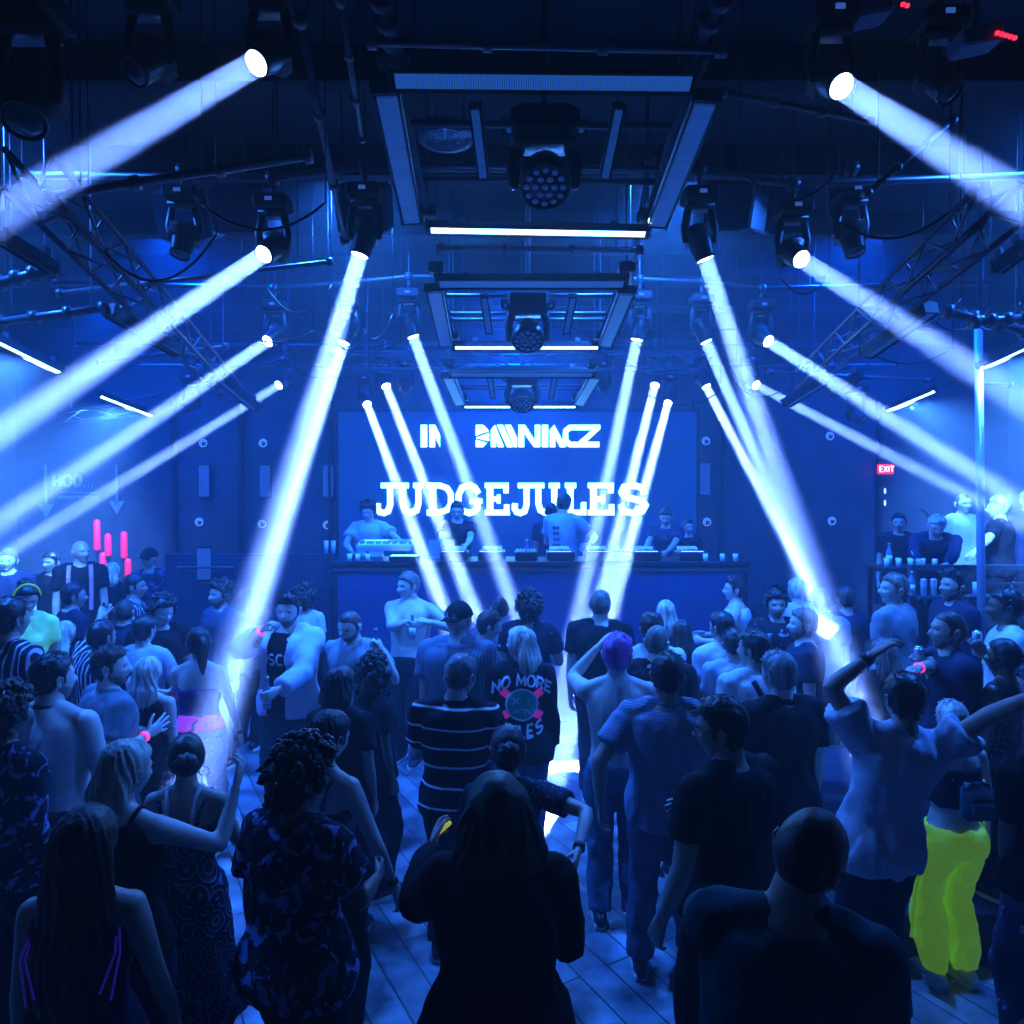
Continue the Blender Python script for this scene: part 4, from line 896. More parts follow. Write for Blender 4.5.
HEADL = [  # pixel and depth of the lens, pixel and depth the beam passes, energy, spread, label
 ((257, 63, 2.9), (-10, 219, 2.0), .42, 2.6, 'moving head light nearest the camera at top left, its beam leaving the left edge'),
 ((841, 86, 2.9), (1034, 209, 2.0), .42, 2.6, 'moving head light nearest the camera at top right, its beam leaving the right edge'),
 ((264, 254, 4.8), (0, 432, 3.2), 1.25, 2.8, 'moving head light in the second row with a bright beam to the left edge'),
 ((801, 259, 4.8), (1024, 402, 3.2), .55, 2.8, 'moving head light at the right in the second row beaming to the right edge'),
 ((360, 254, 4.8), (250, 612, 4.7), 3.0, 6, 'moving head light in the second row shining onto the denim jacket man'),
 ((705, 258, 4.8), (832, 640, 5.0), 2.2, 6, 'moving head light in the second row shining steeply down at the right'),
 ((268, 341, 7.0), (0, 522, 4.8), .85, 2.8, 'moving head light at the left in the third row with beam crossing the left wall'),
 ((768, 341, 7.0), (1024, 505, 4.8), .85, 2.8, 'moving head light in the third row beaming right to the terrace post'),
 ((344, 342, 7.0), (272, 560, 6.6), 2.6, 4.4, 'moving head light just below the bright left one, beam merging over the jacket man'),
 ((706, 341, 7.0), (800, 560, 6.8), 1.7, 3.6, 'moving head light in the third row right of the screen beaming down right'),
 ((413, 336, 7.0), (548, 700, 7.0), 1.9, 3.6, 'moving head light whose beam crosses the gap in the upper lettering'),
 ((637, 339, 7.0), (560, 700, 7.0), 1.9, 3.6, 'moving head light right of the middle frame whose beam meets another at the floor'),
 ((279, 385, 9.0), (0, 557, 6.2), .6, 2.0, 'moving head light in the fourth row with the thinnest beam to the left'),
 ((756, 385, 9.0), (1010, 518, 6.2), .55, 2.0, 'moving head light in the fourth row with the thinnest beam to the terrace'),
 ((386, 386, 9.0), (478, 620, 7.2), 1.7, 3, 'moving head light in the fourth row over the dj in the white t-shirt'),
 ((655, 385, 9.0), (598, 610, 7.2), 1.7, 3, 'moving head light in the fourth row over the right of the lettering'),
 ((706, 386, 9.0), (812, 590, 8.0), 2.6, 2.8, 'moving head light right of the screen, its beam ending bright on the crowd'),
 ((367, 404, 9.8), (440, 600, 7.4), 1.6, 2.8, 'furthest moving head light left of the screen lettering'),
 ((668, 403, 9.8), (614, 600, 7.4), 1.6, 2.8, 'furthest moving head light right of the screen lettering')]
rows = {}
for i, (a, b, e, spd, lab) in enumerate(HEADL):
    p, q = at(*a), at(*b); s = {2.9: .048, 4.8: .058, 7.0: .058, 9.0: .056, 9.8: .056}[a[2]]
    _, top = moving_head(p, q-p, s, lab, energy=e*BEAM*(.8 if a[2] < 3 else (.75 if a[2] < 5 else 1)), spread=spd, col=BC); rows.setdefault(a[2], []).append(top)
for k, (d, tops) in enumerate(sorted(rows.items())):
    z = sum(t.z for t in tops)/len(tops); mb = MB(); ys = sum(t.y for t in tops)/len(tops)
    xs = sorted(t.x for t in tops); xa, xb = min(-2.2, xs[0]-1.2)-k*.5, max(2.2, xs[-1]+1.2)+k*.5
    pts = [(xa, ys, z)]+[(t.x, t.y, t.z) for t in sorted(tops, key=lambda t: t.x)]+[(xb, ys, z)]
    mb.tube(pts, [.026]*len(pts), 10)
    o = mb.build('rigging_pipe', steel, None, True); tag(o, ['steel rigging pipe across the ceiling nearest the camera', 'steel rigging pipe carrying the second row of moving lights', 'steel rigging pipe carrying the third row of moving lights', 'steel rigging pipe carrying the fourth row of moving lights', 'steel rigging pipe furthest back above the screen'][k], 'pipe', 'rigging pipes across the ceiling')
    for x, y, zz in pts: mb = MB(); mb.tube([(x, y, zz), (x, y, RZ)], [.007]*2, 6); mb.lathe([(.04, zz-.03), (.04, zz+.03)], 10, c=(x, y, 0)); mb.build('hanger', steel, o)

# three rectangular frames of LED battens over the floor, each with a wash light in it
def batten(p, q, w, h, face, lab, hot=0, tilt=Vector((0, 0, 1))):
    p, q = Vector(p), Vector(q); d = q-p; L = d.length; M = frame(d, tilt); root = empty('ceiling_batten', (p+q)/2, lab, 'led batten', 'led battens in the ceiling rig')
    root.rotation_euler = (M @ Matrix.Rotation(PI/2, 3, 'Z')).to_euler()          # local X runs along the batten
    mb = MB(); mb.bbox((0, 0, .02), (L, w, h), .008)
    for sx_ in (-1, 1): mb.box((sx_*(L/2+.008), 0, .015), (.016, w*1.1, h*1.25))
    mb.build('housing', black, root); mb = MB(); mb.box((0, 0, -h/2+.012), (L*.97, w*.74, .012)); mb.build('led_face', face, root)
    mb = MB()
    for sx_ in (-1, 1): mb.box((0, sx_*w*.44, -h/2+.008), (L, .010, .03))
    mb.build('face_edge', blackm, root)
    for t in (-.35, .35): mb = MB(); mb.bar((t*L, 0, h/2+.02), (t*L, 0, h/2+.08), .05, .02, Vector((0, 1, 0))); mb.build('mounting_bracket', steel, root)
    return root, M
FR = [dict(n=((391, 695, 78), 3.25), f=((428, 648, 228), 4.55), sl=((386, 92), (412, 222)), sr=((706, 100), (657, 225)), mh=(545, 187, 3.75, .125), name='nearest'),
      dict(n=((437, 626, 282), 5.2), f=((453, 600, 346), 6.6), sl=((434, 290), (446, 345)), sr=((627, 292), (605, 345)), mh=(528, 341, 5.7, .12), name='middle'),
      dict(n=((449, 594, 373), 6.9), f=((463, 577, 405.5), 8.4), sl=((448, 377), (460, 404)), sr=((595, 377), (579, 404)), mh=(522, 405, 7.6, .12), name='furthest')]
for i, f in enumerate(FR):
    (x0, x1, yn), dn = f['n']; (x2, x3, yf), df = f['f']; nm = f['name']
    A, B, C_, D_ = at(x0, yn, dn), at(x1, yn+(3 if i == 0 else 0), dn), at(x2, yf, df), at(x3, yf+(4 if i == 0 else 0), df)
    batten(A, B, .10, .05, led_dim, 'dim ribbed led batten at the near side of the %s ceiling frame' % nm, tilt=Vector((0, .55, 1)))
    batten(C_, D_, .065, .05, led_hot, 'brightly lit led batten at the far side of the %s ceiling frame' % nm, tilt=Vector((0, .7, 1)))
    lightobj('batten_light', 'AREA', (C_+D_)/2+Vector((0, -.05, -.05)), (C_+D_)/2+Vector((0, -.6, -1.0)), BATTEN*(1, .8, .6)[i], (.04, .22, 1), shape='RECTANGLE', size=1.3, size_y=.06)
    (a0, a1), (b0, b1) = f['sl']; p, q = at(a0, a1, dn+.05), at(b0, b1, df-.05); batten(p, q, .13, .05, led_side, 'blue side batten on the left of the %s ceiling frame' % nm, tilt=Vector((-.1, .3, 1)))
    e = q.lerp(p, .04); mb = MB()
    (a0, a1), (b0, b1) = f['sr']; p, q = at(a0, a1, dn+.05), at(b0, b1, df-.05); batten(p, q, .13, .05, led_side, 'blue side batten on the right of the %s ceiling frame' % nm, tilt=Vector((.1, .3, 1)))
    # tubular frame that holds them
    root = empty('ceiling_rig', (A+D_)/2, 'tubular steel frame that holds the %s rectangle of led battens' % nm, 'rig frame', 'frames of the ceiling rig'); O = root.location
    U = Vector((0, 0, .10)); mb = MB()
    for u, v in ((A, C_), (B, D_)): mb = MB(); mb.bar(u+U-O, v+U-O, .04, .04); mb.build('side_rail', steel, root)
    for t in (.35, .62, .72):
        u, v = A.lerp(C_, t)+U-O, B.lerp(D_, t)+U-O; mb = MB(); mb.tube([u, v], [.018]*2, 8); mb.build('cross_tube', steel, root, True)
    for c in (A, B, C_, D_): mb = MB(); mb.bbox(c+U-O, (.12, .12, .08), .01); mb.build('corner_block', black, root); mb = MB(); mb.tube([c+U-O, Vector((c.x, c.y, RZ))-O], [.006]*2, 6); mb.build('hanging_wire', steel, root)
    # little battens and arms round the wash light
    mx, my, md, ms = f['mh']; P = at(mx, my, md); k = ms/.125
    batten(P+Vector((-.21*k, -.02, .30*k)), P+Vector((.21*k, -.02, .30*k)), .06, .03, led_side, 'short lamp bar above the wash light of the %s frame' % nm, tilt=Vector((0, .8, 1)))
    for sd in (-1, 1): batten(P+Vector((sd*.36*k, -.20, .30*k)), P+Vector((sd*.33*k, .12, .10*k)), .06, .03, led_side, 'short %s batten flanking the wash light of the %s frame' % ('left' if sd < 0 else 'right', nm))
    root = empty('wash_light', P, 'round black moving wash light with clustered lenses in the %s ceiling frame' % nm, 'stage light', 'wash lights in the led frames')
    dd = Vector((0, -.62, -1)).normalized(); R = zframe(dd); mb = MB(); mb.lathe([(ms*.3, -ms*1.5), (ms*.8, -ms*1.35), (ms*1.08, -ms*.7), (ms*1.12, -.02), (ms*1.10, .01), (ms*.98, .012), (ms*.98, -.01)], 28, R); hd = mb.build('head', black, root, True)
    mb = MB(); mb.lathe([(ms*.98, -.012), (ms*.98, .0), (0, .002)], 24, R); mb.build('face', glassd, hd, True); ln = mat('wash_lens', (.15, .25, .4), .1, spec=1, emit=(.02, .08, .35), es=.12)
    for r, n in ((0, 1), (.40, 6), (.78, 12)):
        for j in range(n): mb = MB(); mb.ell(R @ Vector((r*ms*math.cos(2*PI*j/n), r*ms*math.sin(2*PI*j/n), .004)), (ms*.15, ms*.15, ms*.10), 12, 8); mb.build('lens', ln, hd, True)
    mb = MB()
    for sd in (-1, 1): mb.tube([(sd*ms*1.2, .05, .03), (sd*ms*1.35, .08, ms*1.2), (sd*ms*1.1, .06, ms*2.0)], [(.04*k, .025*k)]*3, 8, cap='round')
    mb.bbox((0, .06, ms*2.0), (ms*2.7, .16*k, .05*k), .01); mb.build('yoke', black, root, True)
    mb = MB(); mb.bbox((0, .06, ms*2.7), (ms*2.9, .26*k, .16*k), .03); mb.build('base', blackm, root)
    mb = MB(); mb.tube([(0, .06, ms*3.2), Vector((0, .06, RZ-P.z))], [.02]*2, 8); mb.build('drop_tube', steel, root)
# bright short ends of the nearest right batten
e0, e1 = at(651, 222, 4.45), at(658, 205, 4.30)
mb = MB(); mb.bar(e0, e1, .035, .02); mb.bar(e0+Vector((.06, 0, 0)), e1+Vector((.06, 0, -.0)), .02, .02); tag(mb.build('ceiling_light_cell', tubehot), 'two bright white cells at the far end of the right nearest batten', 'led light')
# box trusses
def truss(p, q, s, lab, n=None):
    p, q = Vector(p), Vector(q); d = q-p; L = d.length; n = n or max(3, int(L/.35)); M = frame(d); root = empty('lighting_truss', p, lab, 'truss', 'box trusses in the ceiling'); X, Y, Z = [Vector(M.col[i]) for i in range(3)]
    C = [(-s, -s), (s, -s), (s, s), (-s, s)]; P = lambda c, t: X*c[0]+Z*c[1]+Y*t*L
    for c in C: mb = MB(); mb.tube([P(c, 0), P(c, 1)], [.016]*2, 8); mb.build('chord', steel, root, True)
    mb = MB()
    for i in range(n):
        t0, t1 = i/n, (i+1)/n
        for a_ in range(4):
            c0, c1 = C[a_], C[(a_+1) % 4]
            if i % 2: c0, c1 = c1, c0
            mb.tube([P(c0, t0), P(c1, t1)], [.009]*2, 6)
    mb.build('lacing', steel, root, True)
    for t in (.1, .9): mb = MB(); a_ = P((0, s), t); mb.tube([a_, Vector((a_.x, a_.y, RZ-p.z))], [.006]*2, 5); mb.build('hanging_wire', steel, root)
truss(at(28, 172, 3.4), at(232, 392, 8.6), .10, 'long box truss running back over the left side of the crowd')
truss(at(1000, 205, 3.6), at(805, 380, 8.2), .10, 'long box truss running back over the right side of the crowd')
truss(at(330, 362, 8.4), at(700, 362, 8.4), .10, 'box truss crossing behind the middle ceiling frame')
truss(at(62, 420, 9.5), at(170, 400, 9.5), .08, 'short box truss at the far left near the wall')
# square-section side battens and lit strips
for p, q, w_, lab in (((110, 312, 5.2), (178, 352, 5.8), .10, 'unlit batten hanging under the left truss, nearest of its pair'), ((220, 378, 7.6), (256, 408, 8.0), .12, 'unlit batten at the far end of the left truss'), ((2, 238, 4.2), (52, 268, 4.6), .07, 'unlit batten at the left edge under the first beam'),
                      ((930, 310, 5.0), (866, 354, 5.6), .11, 'unlit batten hanging under the right truss, nearest of its pair'), ((822, 382, 7.6), (786, 404, 8.0), .12, 'unlit batten at the far end of the right truss'), ((1022, 250, 4.4), (998, 268, 4.6), .07, 'unlit batten at the right edge under the first beam'), ((860, 375, 7.4), (832, 393, 7.8), .07, 'slim unlit batten beside the far right batten')):
    batten(at(*p), at(*q), w_, .07, led_side if w_ > .1 else steel, lab)
for p, q, lab in (((-6, 338, 6.0), (61, 371, 6.6), 'glowing strip light at the left edge of the ceiling'), ((101, 395, 8.6), (153, 415, 9.2), 'glowing strip light further back at the left'), ((1030, 344, 6.0), (981, 367, 6.6), 'glowing strip light at the right edge of the ceiling'), ((934, 390, 8.6), (886, 410, 9.2), 'glowing strip light further back at the right')):
    P, Q = at(*p), at(*q); o, M = batten(P, Q, .08, .05, tubehot, lab, tilt=Vector((0, .9, 1))); c = (P+Q)/2; sg_ = -1 if c.x < 0 else 1
    lightobj('strip_light', 'AREA', c+Vector((0, 0, -.06)), c+Vector((sg_*1.3, .3, -1)), STRIP, (.06, .26, 1), shape='RECTANGLE', size=(Q-P).length*.8, size_y=.08, spread=math.radians(100))
# loose pipes, conduits, beams and ducts
rnd = random.Random(3)
for a, b, r, lab in (((50, 196, 3.6), (308, 156, 3.6), .022, 'thin pipe rising to the right under the first left beam'), ((60, 293, 5.6), (330, 262, 5.6), .02, 'thin pipe under the second left moving light'), ((0, 322, 5.2), (104, 308, 5.2), .03, 'thick pipe at the left edge above the glowing strip'), ((0, 283, 4.9), (52, 270, 4.9), .035, 'thick short pipe by the left edge'),
                     ((867, 193, 4.0), (952, 121, 4.4), .016, 'thin diagonal conduit under the top right beam'), ((722, 92, 3.4), (868, 121, 3.8), .014, 'thin conduit right of the nearest frame'), ((100, 362, 7.0), (226, 346, 7.0), .02, 'thin pipe at the left over the strip light further back'), ((770, 372, 7.6), (1010, 385, 7.6), .018, 'thin level pipe over the right strip light'),
                     ((948, 312, 5.2), (1024, 330, 5.2), .035, 'thick pipe sloping at the right edge'), ((975, 322, 5.0), (1024, 318, 5.0), .03, 'short thick pipe near the right edge'), ((340, 0, 2.9), (362, 138, 3.9), .014, 'thin vertical conduit left of the nearest frame'), ((382, 0, 2.9), (398, 60, 3.2), .03, 'thick conduit at the top left of the nearest frame'), ((720, 0, 2.9), (690, 60, 3.2), .03, 'thick conduit at the top right of the nearest frame'),
                     ((372, 42, 3.0), (722, 50, 3.0), .018, 'level pipe across the ceiling above the nearest frame'), ((440, 248, 4.9), (640, 250, 4.9), .02, 'level pipe just beyond the nearest frame'), ((300, 20, 3.2), (345, 240, 4.9), .02, 'long conduit running back left of the frames'), ((650, 160, 4.4), (628, 300, 6.2), .02, 'conduit running back right of the middle frame')):
    mb = MB(); p, q = at(*a), at(*b); mb.tube([p, q], [r, r], 10)
    for t in (0, .33, .66, 1): c = p.lerp(q, t); mb.tube([c-(q-p).normalized()*.02, c+(q-p).normalized()*.02], [r*1.7]*2, 10)
    o = mb.build('ceiling_pipe', steel, None, True); tag(o, lab, 'pipe', 'loose pipes under the ceiling')
    for t in (.12, .88): mb = MB(); c = p.lerp(q, t); mb.tube([c, (c.x, c.y, RZ)], [.005]*2, 5); mb.build('hanging_wire', steel, o)
def unlit(x, y, d, r, lab, dirv):
    moving_head(at(x, y, d), dirv, r, lab, lens=glassd, group='unlit moving lights in the ceiling')
unlit(135, 72, 3.1, .055, 'unlit moving light catching a white glint at top left', (-.3, -.6, -.8)); unlit(24, 120, 3.0, .075, 'unlit moving light with red dots at the far top left', (.2, -.5, -.8))
unlit(180, 254, 5.0, .06, 'unlit moving light left of the bright second row beam', (-.1, -.3, -1)); unlit(855, 252, 5.0, .06, 'unlit moving light right of the second row right beam', (.1, -.3, -1)); unlit(950, 92, 3.2, .05, 'unlit moving light near the top right beam', (.2, -.5, -.8)); unlit(185, 408, 8.8, .06, 'unlit moving light hanging at the far left truss end', (-.4, -.5, -.6)); unlit(862, 420, 8.8, .06, 'unlit moving light hanging at the far right truss end', (.3, -.5, -.6))
unlit(404, 392, 8.8, .05, 'unlit moving light beside the left of the furthest frame', (-.2, -.4, -.9)); unlit(605, 392, 8.8, .05, 'unlit moving light beside the right of the furthest frame', (.2, -.4, -.9))
# loudspeakers and amplifier boxes
for x, y, d, sz, lab in ((245, 208, 5.4, (.42, .4, .34), 'black loudspeaker box hung behind the second left moving light'), (190, 215, 5.6, (.40, .4, .36), 'black loudspeaker box second from the left in the ceiling'), (722, 205, 5.4, (.34, .4, .34), 'black loudspeaker box hung right of the frames'), (782, 210, 5.5, (.34, .4, .34), 'black loudspeaker box between the two right moving lights'), (365, 208, 5.2, (.36, .4, .34), 'black loudspeaker box left of the nearest frame far side')):
    o = empty('ceiling_loudspeaker', at(x, y, d), lab, 'loudspeaker', 'loudspeakers in the ceiling'); mb = MB(); M = Matrix.Rotation(.45, 3, 'X'); mb.bbox((0, 0, 0), sz, .03, M); mb.build('cabinet', mat('speaker_box', (.02, .03, .06), .5), o)
    mb = MB(); mb.box(M @ Vector((0, -sz[1]/2-.004, 0)), (sz[0]*.9, .012, sz[2]*.88), M); mb.build('grille', mat('speaker_grille', (.03, .045, .09), .5, pat='mesh', col2=(.01, .015, .03), scale=60, thr=1), o)
    mb = MB(); mb.tube([(0, 0, sz[2]/2), (0, 0, RZ-o.location.z)], [.015]*2, 8); mb.build('drop_tube', steel, o)
for x, y, d, n, lab in ((866, 14, 3.0, 2, 'ceiling unit with one short red light at the top right'), (975, 42, 3.0, 5, 'ceiling unit with a longer row of red lights at the far top right')):
    o = empty('ceiling_unit', at(x, y, d), lab, 'amplifier', 'ceiling units with red lights'); mb = MB(); mb.bbox((0, 0, 0), (.18, .12, .07), .01, Matrix.Rotation(-.2, 3, 'Y')); mb.build('case', mat('unit_case', (.06, .08, .14), .5), o)
    mb = MB(); [mb.box((.05+.018*k if n > 2 else .12+.018*k, -.065, -.005-.005*k), (.013, .01, .012)) for k in range(n)]; mb.build('red_light', mat('red_led', (1, 0, .03), .4, emit=(1, .01, .03), es=5), o)
    mb = MB(); mb.tube([(0, 0, 0), (0, 0, RZ-o.location.z)], [.012]*2, 8); mb.build('drop_tube', steel, o)
# round fan grille inside the nearest frame
o = empty('ceiling_fan_grille', at(446, 140, 3.9), 'pale round fan grille seen through the nearest led frame', 'vent'); mb = MB(); mb.lathe([(.15, 0), (.15, .05), (.13, .05)], 28); mb.build('rim', grey, o, True)
mb = MB(); [mb.tube([(.14*t, 0, 0) if False else (r*math.cos(a), r*math.sin(a), .0) for a in np.linspace(0, 2*PI, 25)], [.004]*25, 5) for r in (.03, .06, .09, .12)]; [mb.bar((0, 0, 0), (.14*math.cos(a), .14*math.sin(a), 0), .006, .006) for a in np.linspace(0, 2*PI, 9)[:-1]]; mb.build('grille', grey, o); mb = MB(); mb.lathe([(.12, .03), (.12, .04)], 20); mb.build('backing', mat('vent_back', (.4, .45, .5), .5), o)
# slack cables
for k in range(26):
    sd = -1 if k % 2 else 1; d = rnd.choice((3.7, 4.0, 5.6, 6.2, 7.7, 8.2))+rnd.uniform(-.12, .12); x = rnd.uniform(.95, 3.6)*sd; z = 4.15+rnd.uniform(-.05, .5)-max(0, d-5)*.07; l = rnd.uniform(.3, .9); sag = rnd.uniform(.08, .28); y2 = d+rnd.uniform(-.15, .15)
    pts = [Vector((x+l*t*sd, d+(y2-d)*t, z-sag*4*t*(1-t))) for t in [i/12 for i in range(13)]]; mb = MB(); mb.tube(pts, [.008]*13, 6)
    for t in (pts[0], pts[-1]): mb.tube([t, (t.x, t.y, RZ)], [.004]*2, 5)
    o = mb.build('slack_cable', black, None, True); tag(o, 'thin black cable looping down from the dark ceiling rig', 'cable', 'slack cables of the ceiling rig')

# added blue lamps without fixtures, unseen behind the joists, to light crowd and haze
for p, q, e, c, sz, spd in ADDED_WASH: lightobj('added_blue_wash', 'AREA', p, q, e, c, shape='DISK', size=sz, spread=math.radians(spd))
# ------------------------------------------------------------------ people
SK = {'fair': mat('skin_fair', (.62, .50, .46), .45, pat='skin', spec=.5), 'tan': mat('skin_tan', (.44, .32, .27), .42, pat='skin', spec=.5), 'brown': mat('skin_brown', (.17, .11, .09), .38, pat='skin', spec=.5), 'deep': mat('skin_deep', (.07, .045, .04), .35, pat='skin', spec=.5)}
def hm(n, a, b, sc_=26): return mat('hair_'+n, a, .42, pat='hair', col2=b, scale=sc_, bump=.5)
HB = hm('black', (.010, .009, .012), (.03, .028, .035)); HD = hm('dark_brown', (.025, .018, .016), (.07, .05, .045)); HL = hm('light_brown', (.10, .08, .07), (.22, .18, .16))
HY = hm('blonde', (.30, .26, .22), (.70, .64, .56)); HW = hm('silver', (.35, .36, .38), (.8, .8, .82)); HG = hm('green_tint', (.008, .02, .018), (.012, .07, .05)); HP = hm('pink', (.30, .05, .30), (.55, .12, .5)); HGY = hm('grey', (.10, .10, .11), (.26, .26, .28))
def cl(n, a, **k): return mat('cloth_'+n, a, k.pop('rough', .85), spec=.15, bump=k.pop('bump', .25), **k)
K = cl('black', (.010, .010, .014)); NV = cl('navy', (.018, .022, .05)); GYS = cl('grey', (.22, .25, .30)); DG = cl('dark_grey', (.06, .065, .08)); W_ = cl('white', (.62, .64, .68)); LT = cl('light_blue', (.38, .42, .55)); JN = cl('jeans', (.07, .09, .15), pat='noise', col2=(.12, .15, .24), scale=9); DJ = cl('dark_jeans', (.02, .025, .045)); TE = cl('teal', (.02, .08, .10))
SHB = mat('shoe_black', (.015, .015, .02), .4); SHW = mat('shoe_white', (.6, .62, .66), .5)
STRB = cl('black_white_stripe', (.010, .010, .018), pat='stripe', col2=(.85, .87, .95), scale=2.9, thr=.965); STRL = cl('light_stripe', (.30, .33, .44), pat='stripe', col2=(.10, .12, .20), scale=34, thr=.55)
RINGS = cl('ring_print', (.012, .012, .025), pat='rings', col2=(.16, .20, .36), scale=9, thr=.80); LEAF = cl('leaf_print', (.012, .014, .03), pat='blotch', col2=(.20, .26, .48), scale=13, thr=.56); FLOR = cl('floral_print', (.012, .012, .03), pat='floral', col2=(.45, .50, .65), scale=11, thr=.30)
SEQ = mat('sequins', (.02, .025, .05), .3, pat='sequin', col2=(.7, .75, .95), scale=55, thr=.16); ZEB = cl('pale_streaks', (.02, .02, .04), pat='blotch', col2=(.5, .55, .7), scale=8, thr=.55); VST = cl('vertical_streaks', (.02, .02, .04), pat='vstripe', col2=(.6, .62, .75), scale=7, thr=.8)
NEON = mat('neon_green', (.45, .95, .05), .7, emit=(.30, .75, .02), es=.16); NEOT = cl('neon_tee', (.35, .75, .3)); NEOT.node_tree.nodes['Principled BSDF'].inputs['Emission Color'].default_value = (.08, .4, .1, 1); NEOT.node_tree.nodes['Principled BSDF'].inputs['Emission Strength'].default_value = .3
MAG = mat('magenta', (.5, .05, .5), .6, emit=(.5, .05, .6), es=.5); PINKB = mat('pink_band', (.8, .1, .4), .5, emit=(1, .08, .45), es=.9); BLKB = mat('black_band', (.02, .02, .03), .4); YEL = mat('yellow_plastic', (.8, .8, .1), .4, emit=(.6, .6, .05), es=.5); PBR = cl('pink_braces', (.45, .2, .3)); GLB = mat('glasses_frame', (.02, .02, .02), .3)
BD = mat('beard_dark', (.13, .10, .09), .8, pat='hair', col2=(.24, .20, .18), scale=60)
PEOPLE = []
DOVR = {0: 2.31, 1: 2.81, 2: 3.3, 3: 2.7, 4: 3.31, 5: 2.38, 6: 3.27, 7: 4.15, 8: 5.29, 9: 5.0, 10: 3.95, 11: 3.01, 12: 4.07, 15: 3.87, 18: 4.31, 19: 5.65, 20: 5.78, 21: 5.23, 22: 7.28, 23: 7.67, 24: 6.94, 25: 6.73, 26: 5.67, 27: 7.43, 28: 5.67, 29: 4.71, 30: 5.12, 31: 5.03, 32: 5.52, 33: 6.85, 34: 6.13, 35: 6.23, 36: 4.4, 37: 6.44, 38: 6.88, 39: 5.95, 40: 7.18, 41: 5.66, 42: 5.8, 43: 7.53, 44: 7.07, 45: 5.29, 46: 4.79, 47: 4.36, 48: 6.26, 49: 5.81, 50: 6.64, 51: 3.82, 52: 6.11, 53: 7.07, 54: 5.32, 55: 8.21, 56: 8.6, 57: 8.0, 58: 8.69, 59: 10.26, 60: 7.6, 61: 5.58, 62: 4.74, 63: 4.28, 64: 3.33, 65: 4.75, 66: 4.27, 67: 6.25, 68: 7.6, 69: 3.19}
def person(x, y, H, yaw, label, sex='m', skin='fair', hair='short', hc=None, hl=.3, top=K, bot=DJ, shoe=SHB, z0=0, bulk=1.0, kind='tee', beard=None, post=None, group=None, dh=0, vol=1.0, skirt=None, wr=.009, d=None, hseed=None, **fk):
    s = H/1.75; f0 = Fig(sex, bulk, **{k: v for k, v in fk.items() if k in ('lean', 'side', 'twist', 'head')})
    tp = f0.top; r = ray(x, y+dh); d = d or DOVR.get(len(PEOPLE)); s = (CH+r.z*d-z0)/tp.z if d else s; d = d or (z0+tp.z*s-CH)/r.z; c, q = math.cos(math.radians(yaw)), math.sin(math.radians(yaw))
    tx, ty = (tp.x*c-tp.y*q)*s, (tp.x*q+tp.y*c)*s; hd = Vector((0, 0, CH))+r*d
    loc = Vector((hd.x-tx, hd.y-ty, z0)); M = Matrix.Translation(loc) @ Matrix.Rotation(math.radians(yaw), 4, 'Z') @ Matrix.Scale(s, 4); Mi = M.inverted()
    seed = hseed if hseed is not None else len(PEOPLE)*3.7
    f = Fig(sex, bulk, near=d < 5.2, inv=lambda p: Mi @ p, **fk); root = f.body(SK[skin]); root.location = loc; root.rotation_euler = (0, 0, math.radians(yaw)); root.scale = (s, s, s)
    tag(root, label, 'person', group); f.M = M; f.root = root; f.seed = seed; f.d = d
    if bot is not None: f.trousers(root, bot, **({'flare': .026, 'cuff': .022, 'off': .020} if bot is NEON else {'length': .42, 'name': 'shorts', 'flare': .02} if kind == 'shorts' else {}))
    if shoe: f.shoes(root, shoe)
    if top is not None:
        kw = dict(wr=wr)
        if skirt: kw['skirt'] = skirt; kw['name'] = 'dress'
        if kind in ('tee', 'shorts'): f.shirt(root, top, **kw)
        elif kind == 'loose': f.shirt(root, top, off=.022, hem=.82, flare=.026, sleeve=.62, **{**kw, 'wr': max(wr, .008)})
        elif kind == 'polo': f.shirt(root, top, off=.018, hem=.84, sleeve=.66, flare=.016, collar=top if post is None or True else None, **kw)
        elif kind == 'long': f.shirt(root, top, off=.018, hem=.86, sleeve=1.95, flare=.004, **kw)
        elif kind == 'hoodie': f.shirt(root, top, off=.030, hem=.82, sleeve=1.93, flare=.006, collar=top, **{**kw, 'wr': .009})
        elif kind == 'rolled': f.shirt(root, top, off=.016, hem=.85, sleeve=1.25, collar=top, **kw)
        elif kind == 'tank': f.shirt(root, top, off=.010, hem=.90, top=1.44, sleeve=None, **kw)
        elif kind == 'bandeau': f.shirt(root, top, off=.010, hem=.92, top=1.30, sleeve=None, **kw)
        elif kind == 'crop': f.shirt(root, top, off=.010, hem=1.12, top=1.36, sleeve=None, **kw)
        elif kind == 'camisole': f.shirt(root, top, off=.009, hem=.90, top=1.335, sleeve=None, **kw); f.straps(root, top, 1.33)
    if hair: (f.cap(root, hair[1], back=hair[2]) if isinstance(hair, tuple) else f.hair(root, hair, hc or HD, hl, seed, vol))
    if beard: f.beard(root, beard)
    if post: post(f, root)
    PEOPLE.append((label, round(loc.x, 2), round(loc.y, 2), round(d, 2)))
    return f
def R_(a): return math.radians(a)
def held(f, sd, maker, *a, up=True, off=(0, 0, 0), h=.08, **k):
    """put a thing into the closed hand, standing upright in the world"""
    p, x, y, d = f.palm[sd]; c = f.M @ p; return maker(c+Vector(off)-Vector((0, 0, h)), *a, **k)
HGR = {'hands': ('grip', 'grip')}

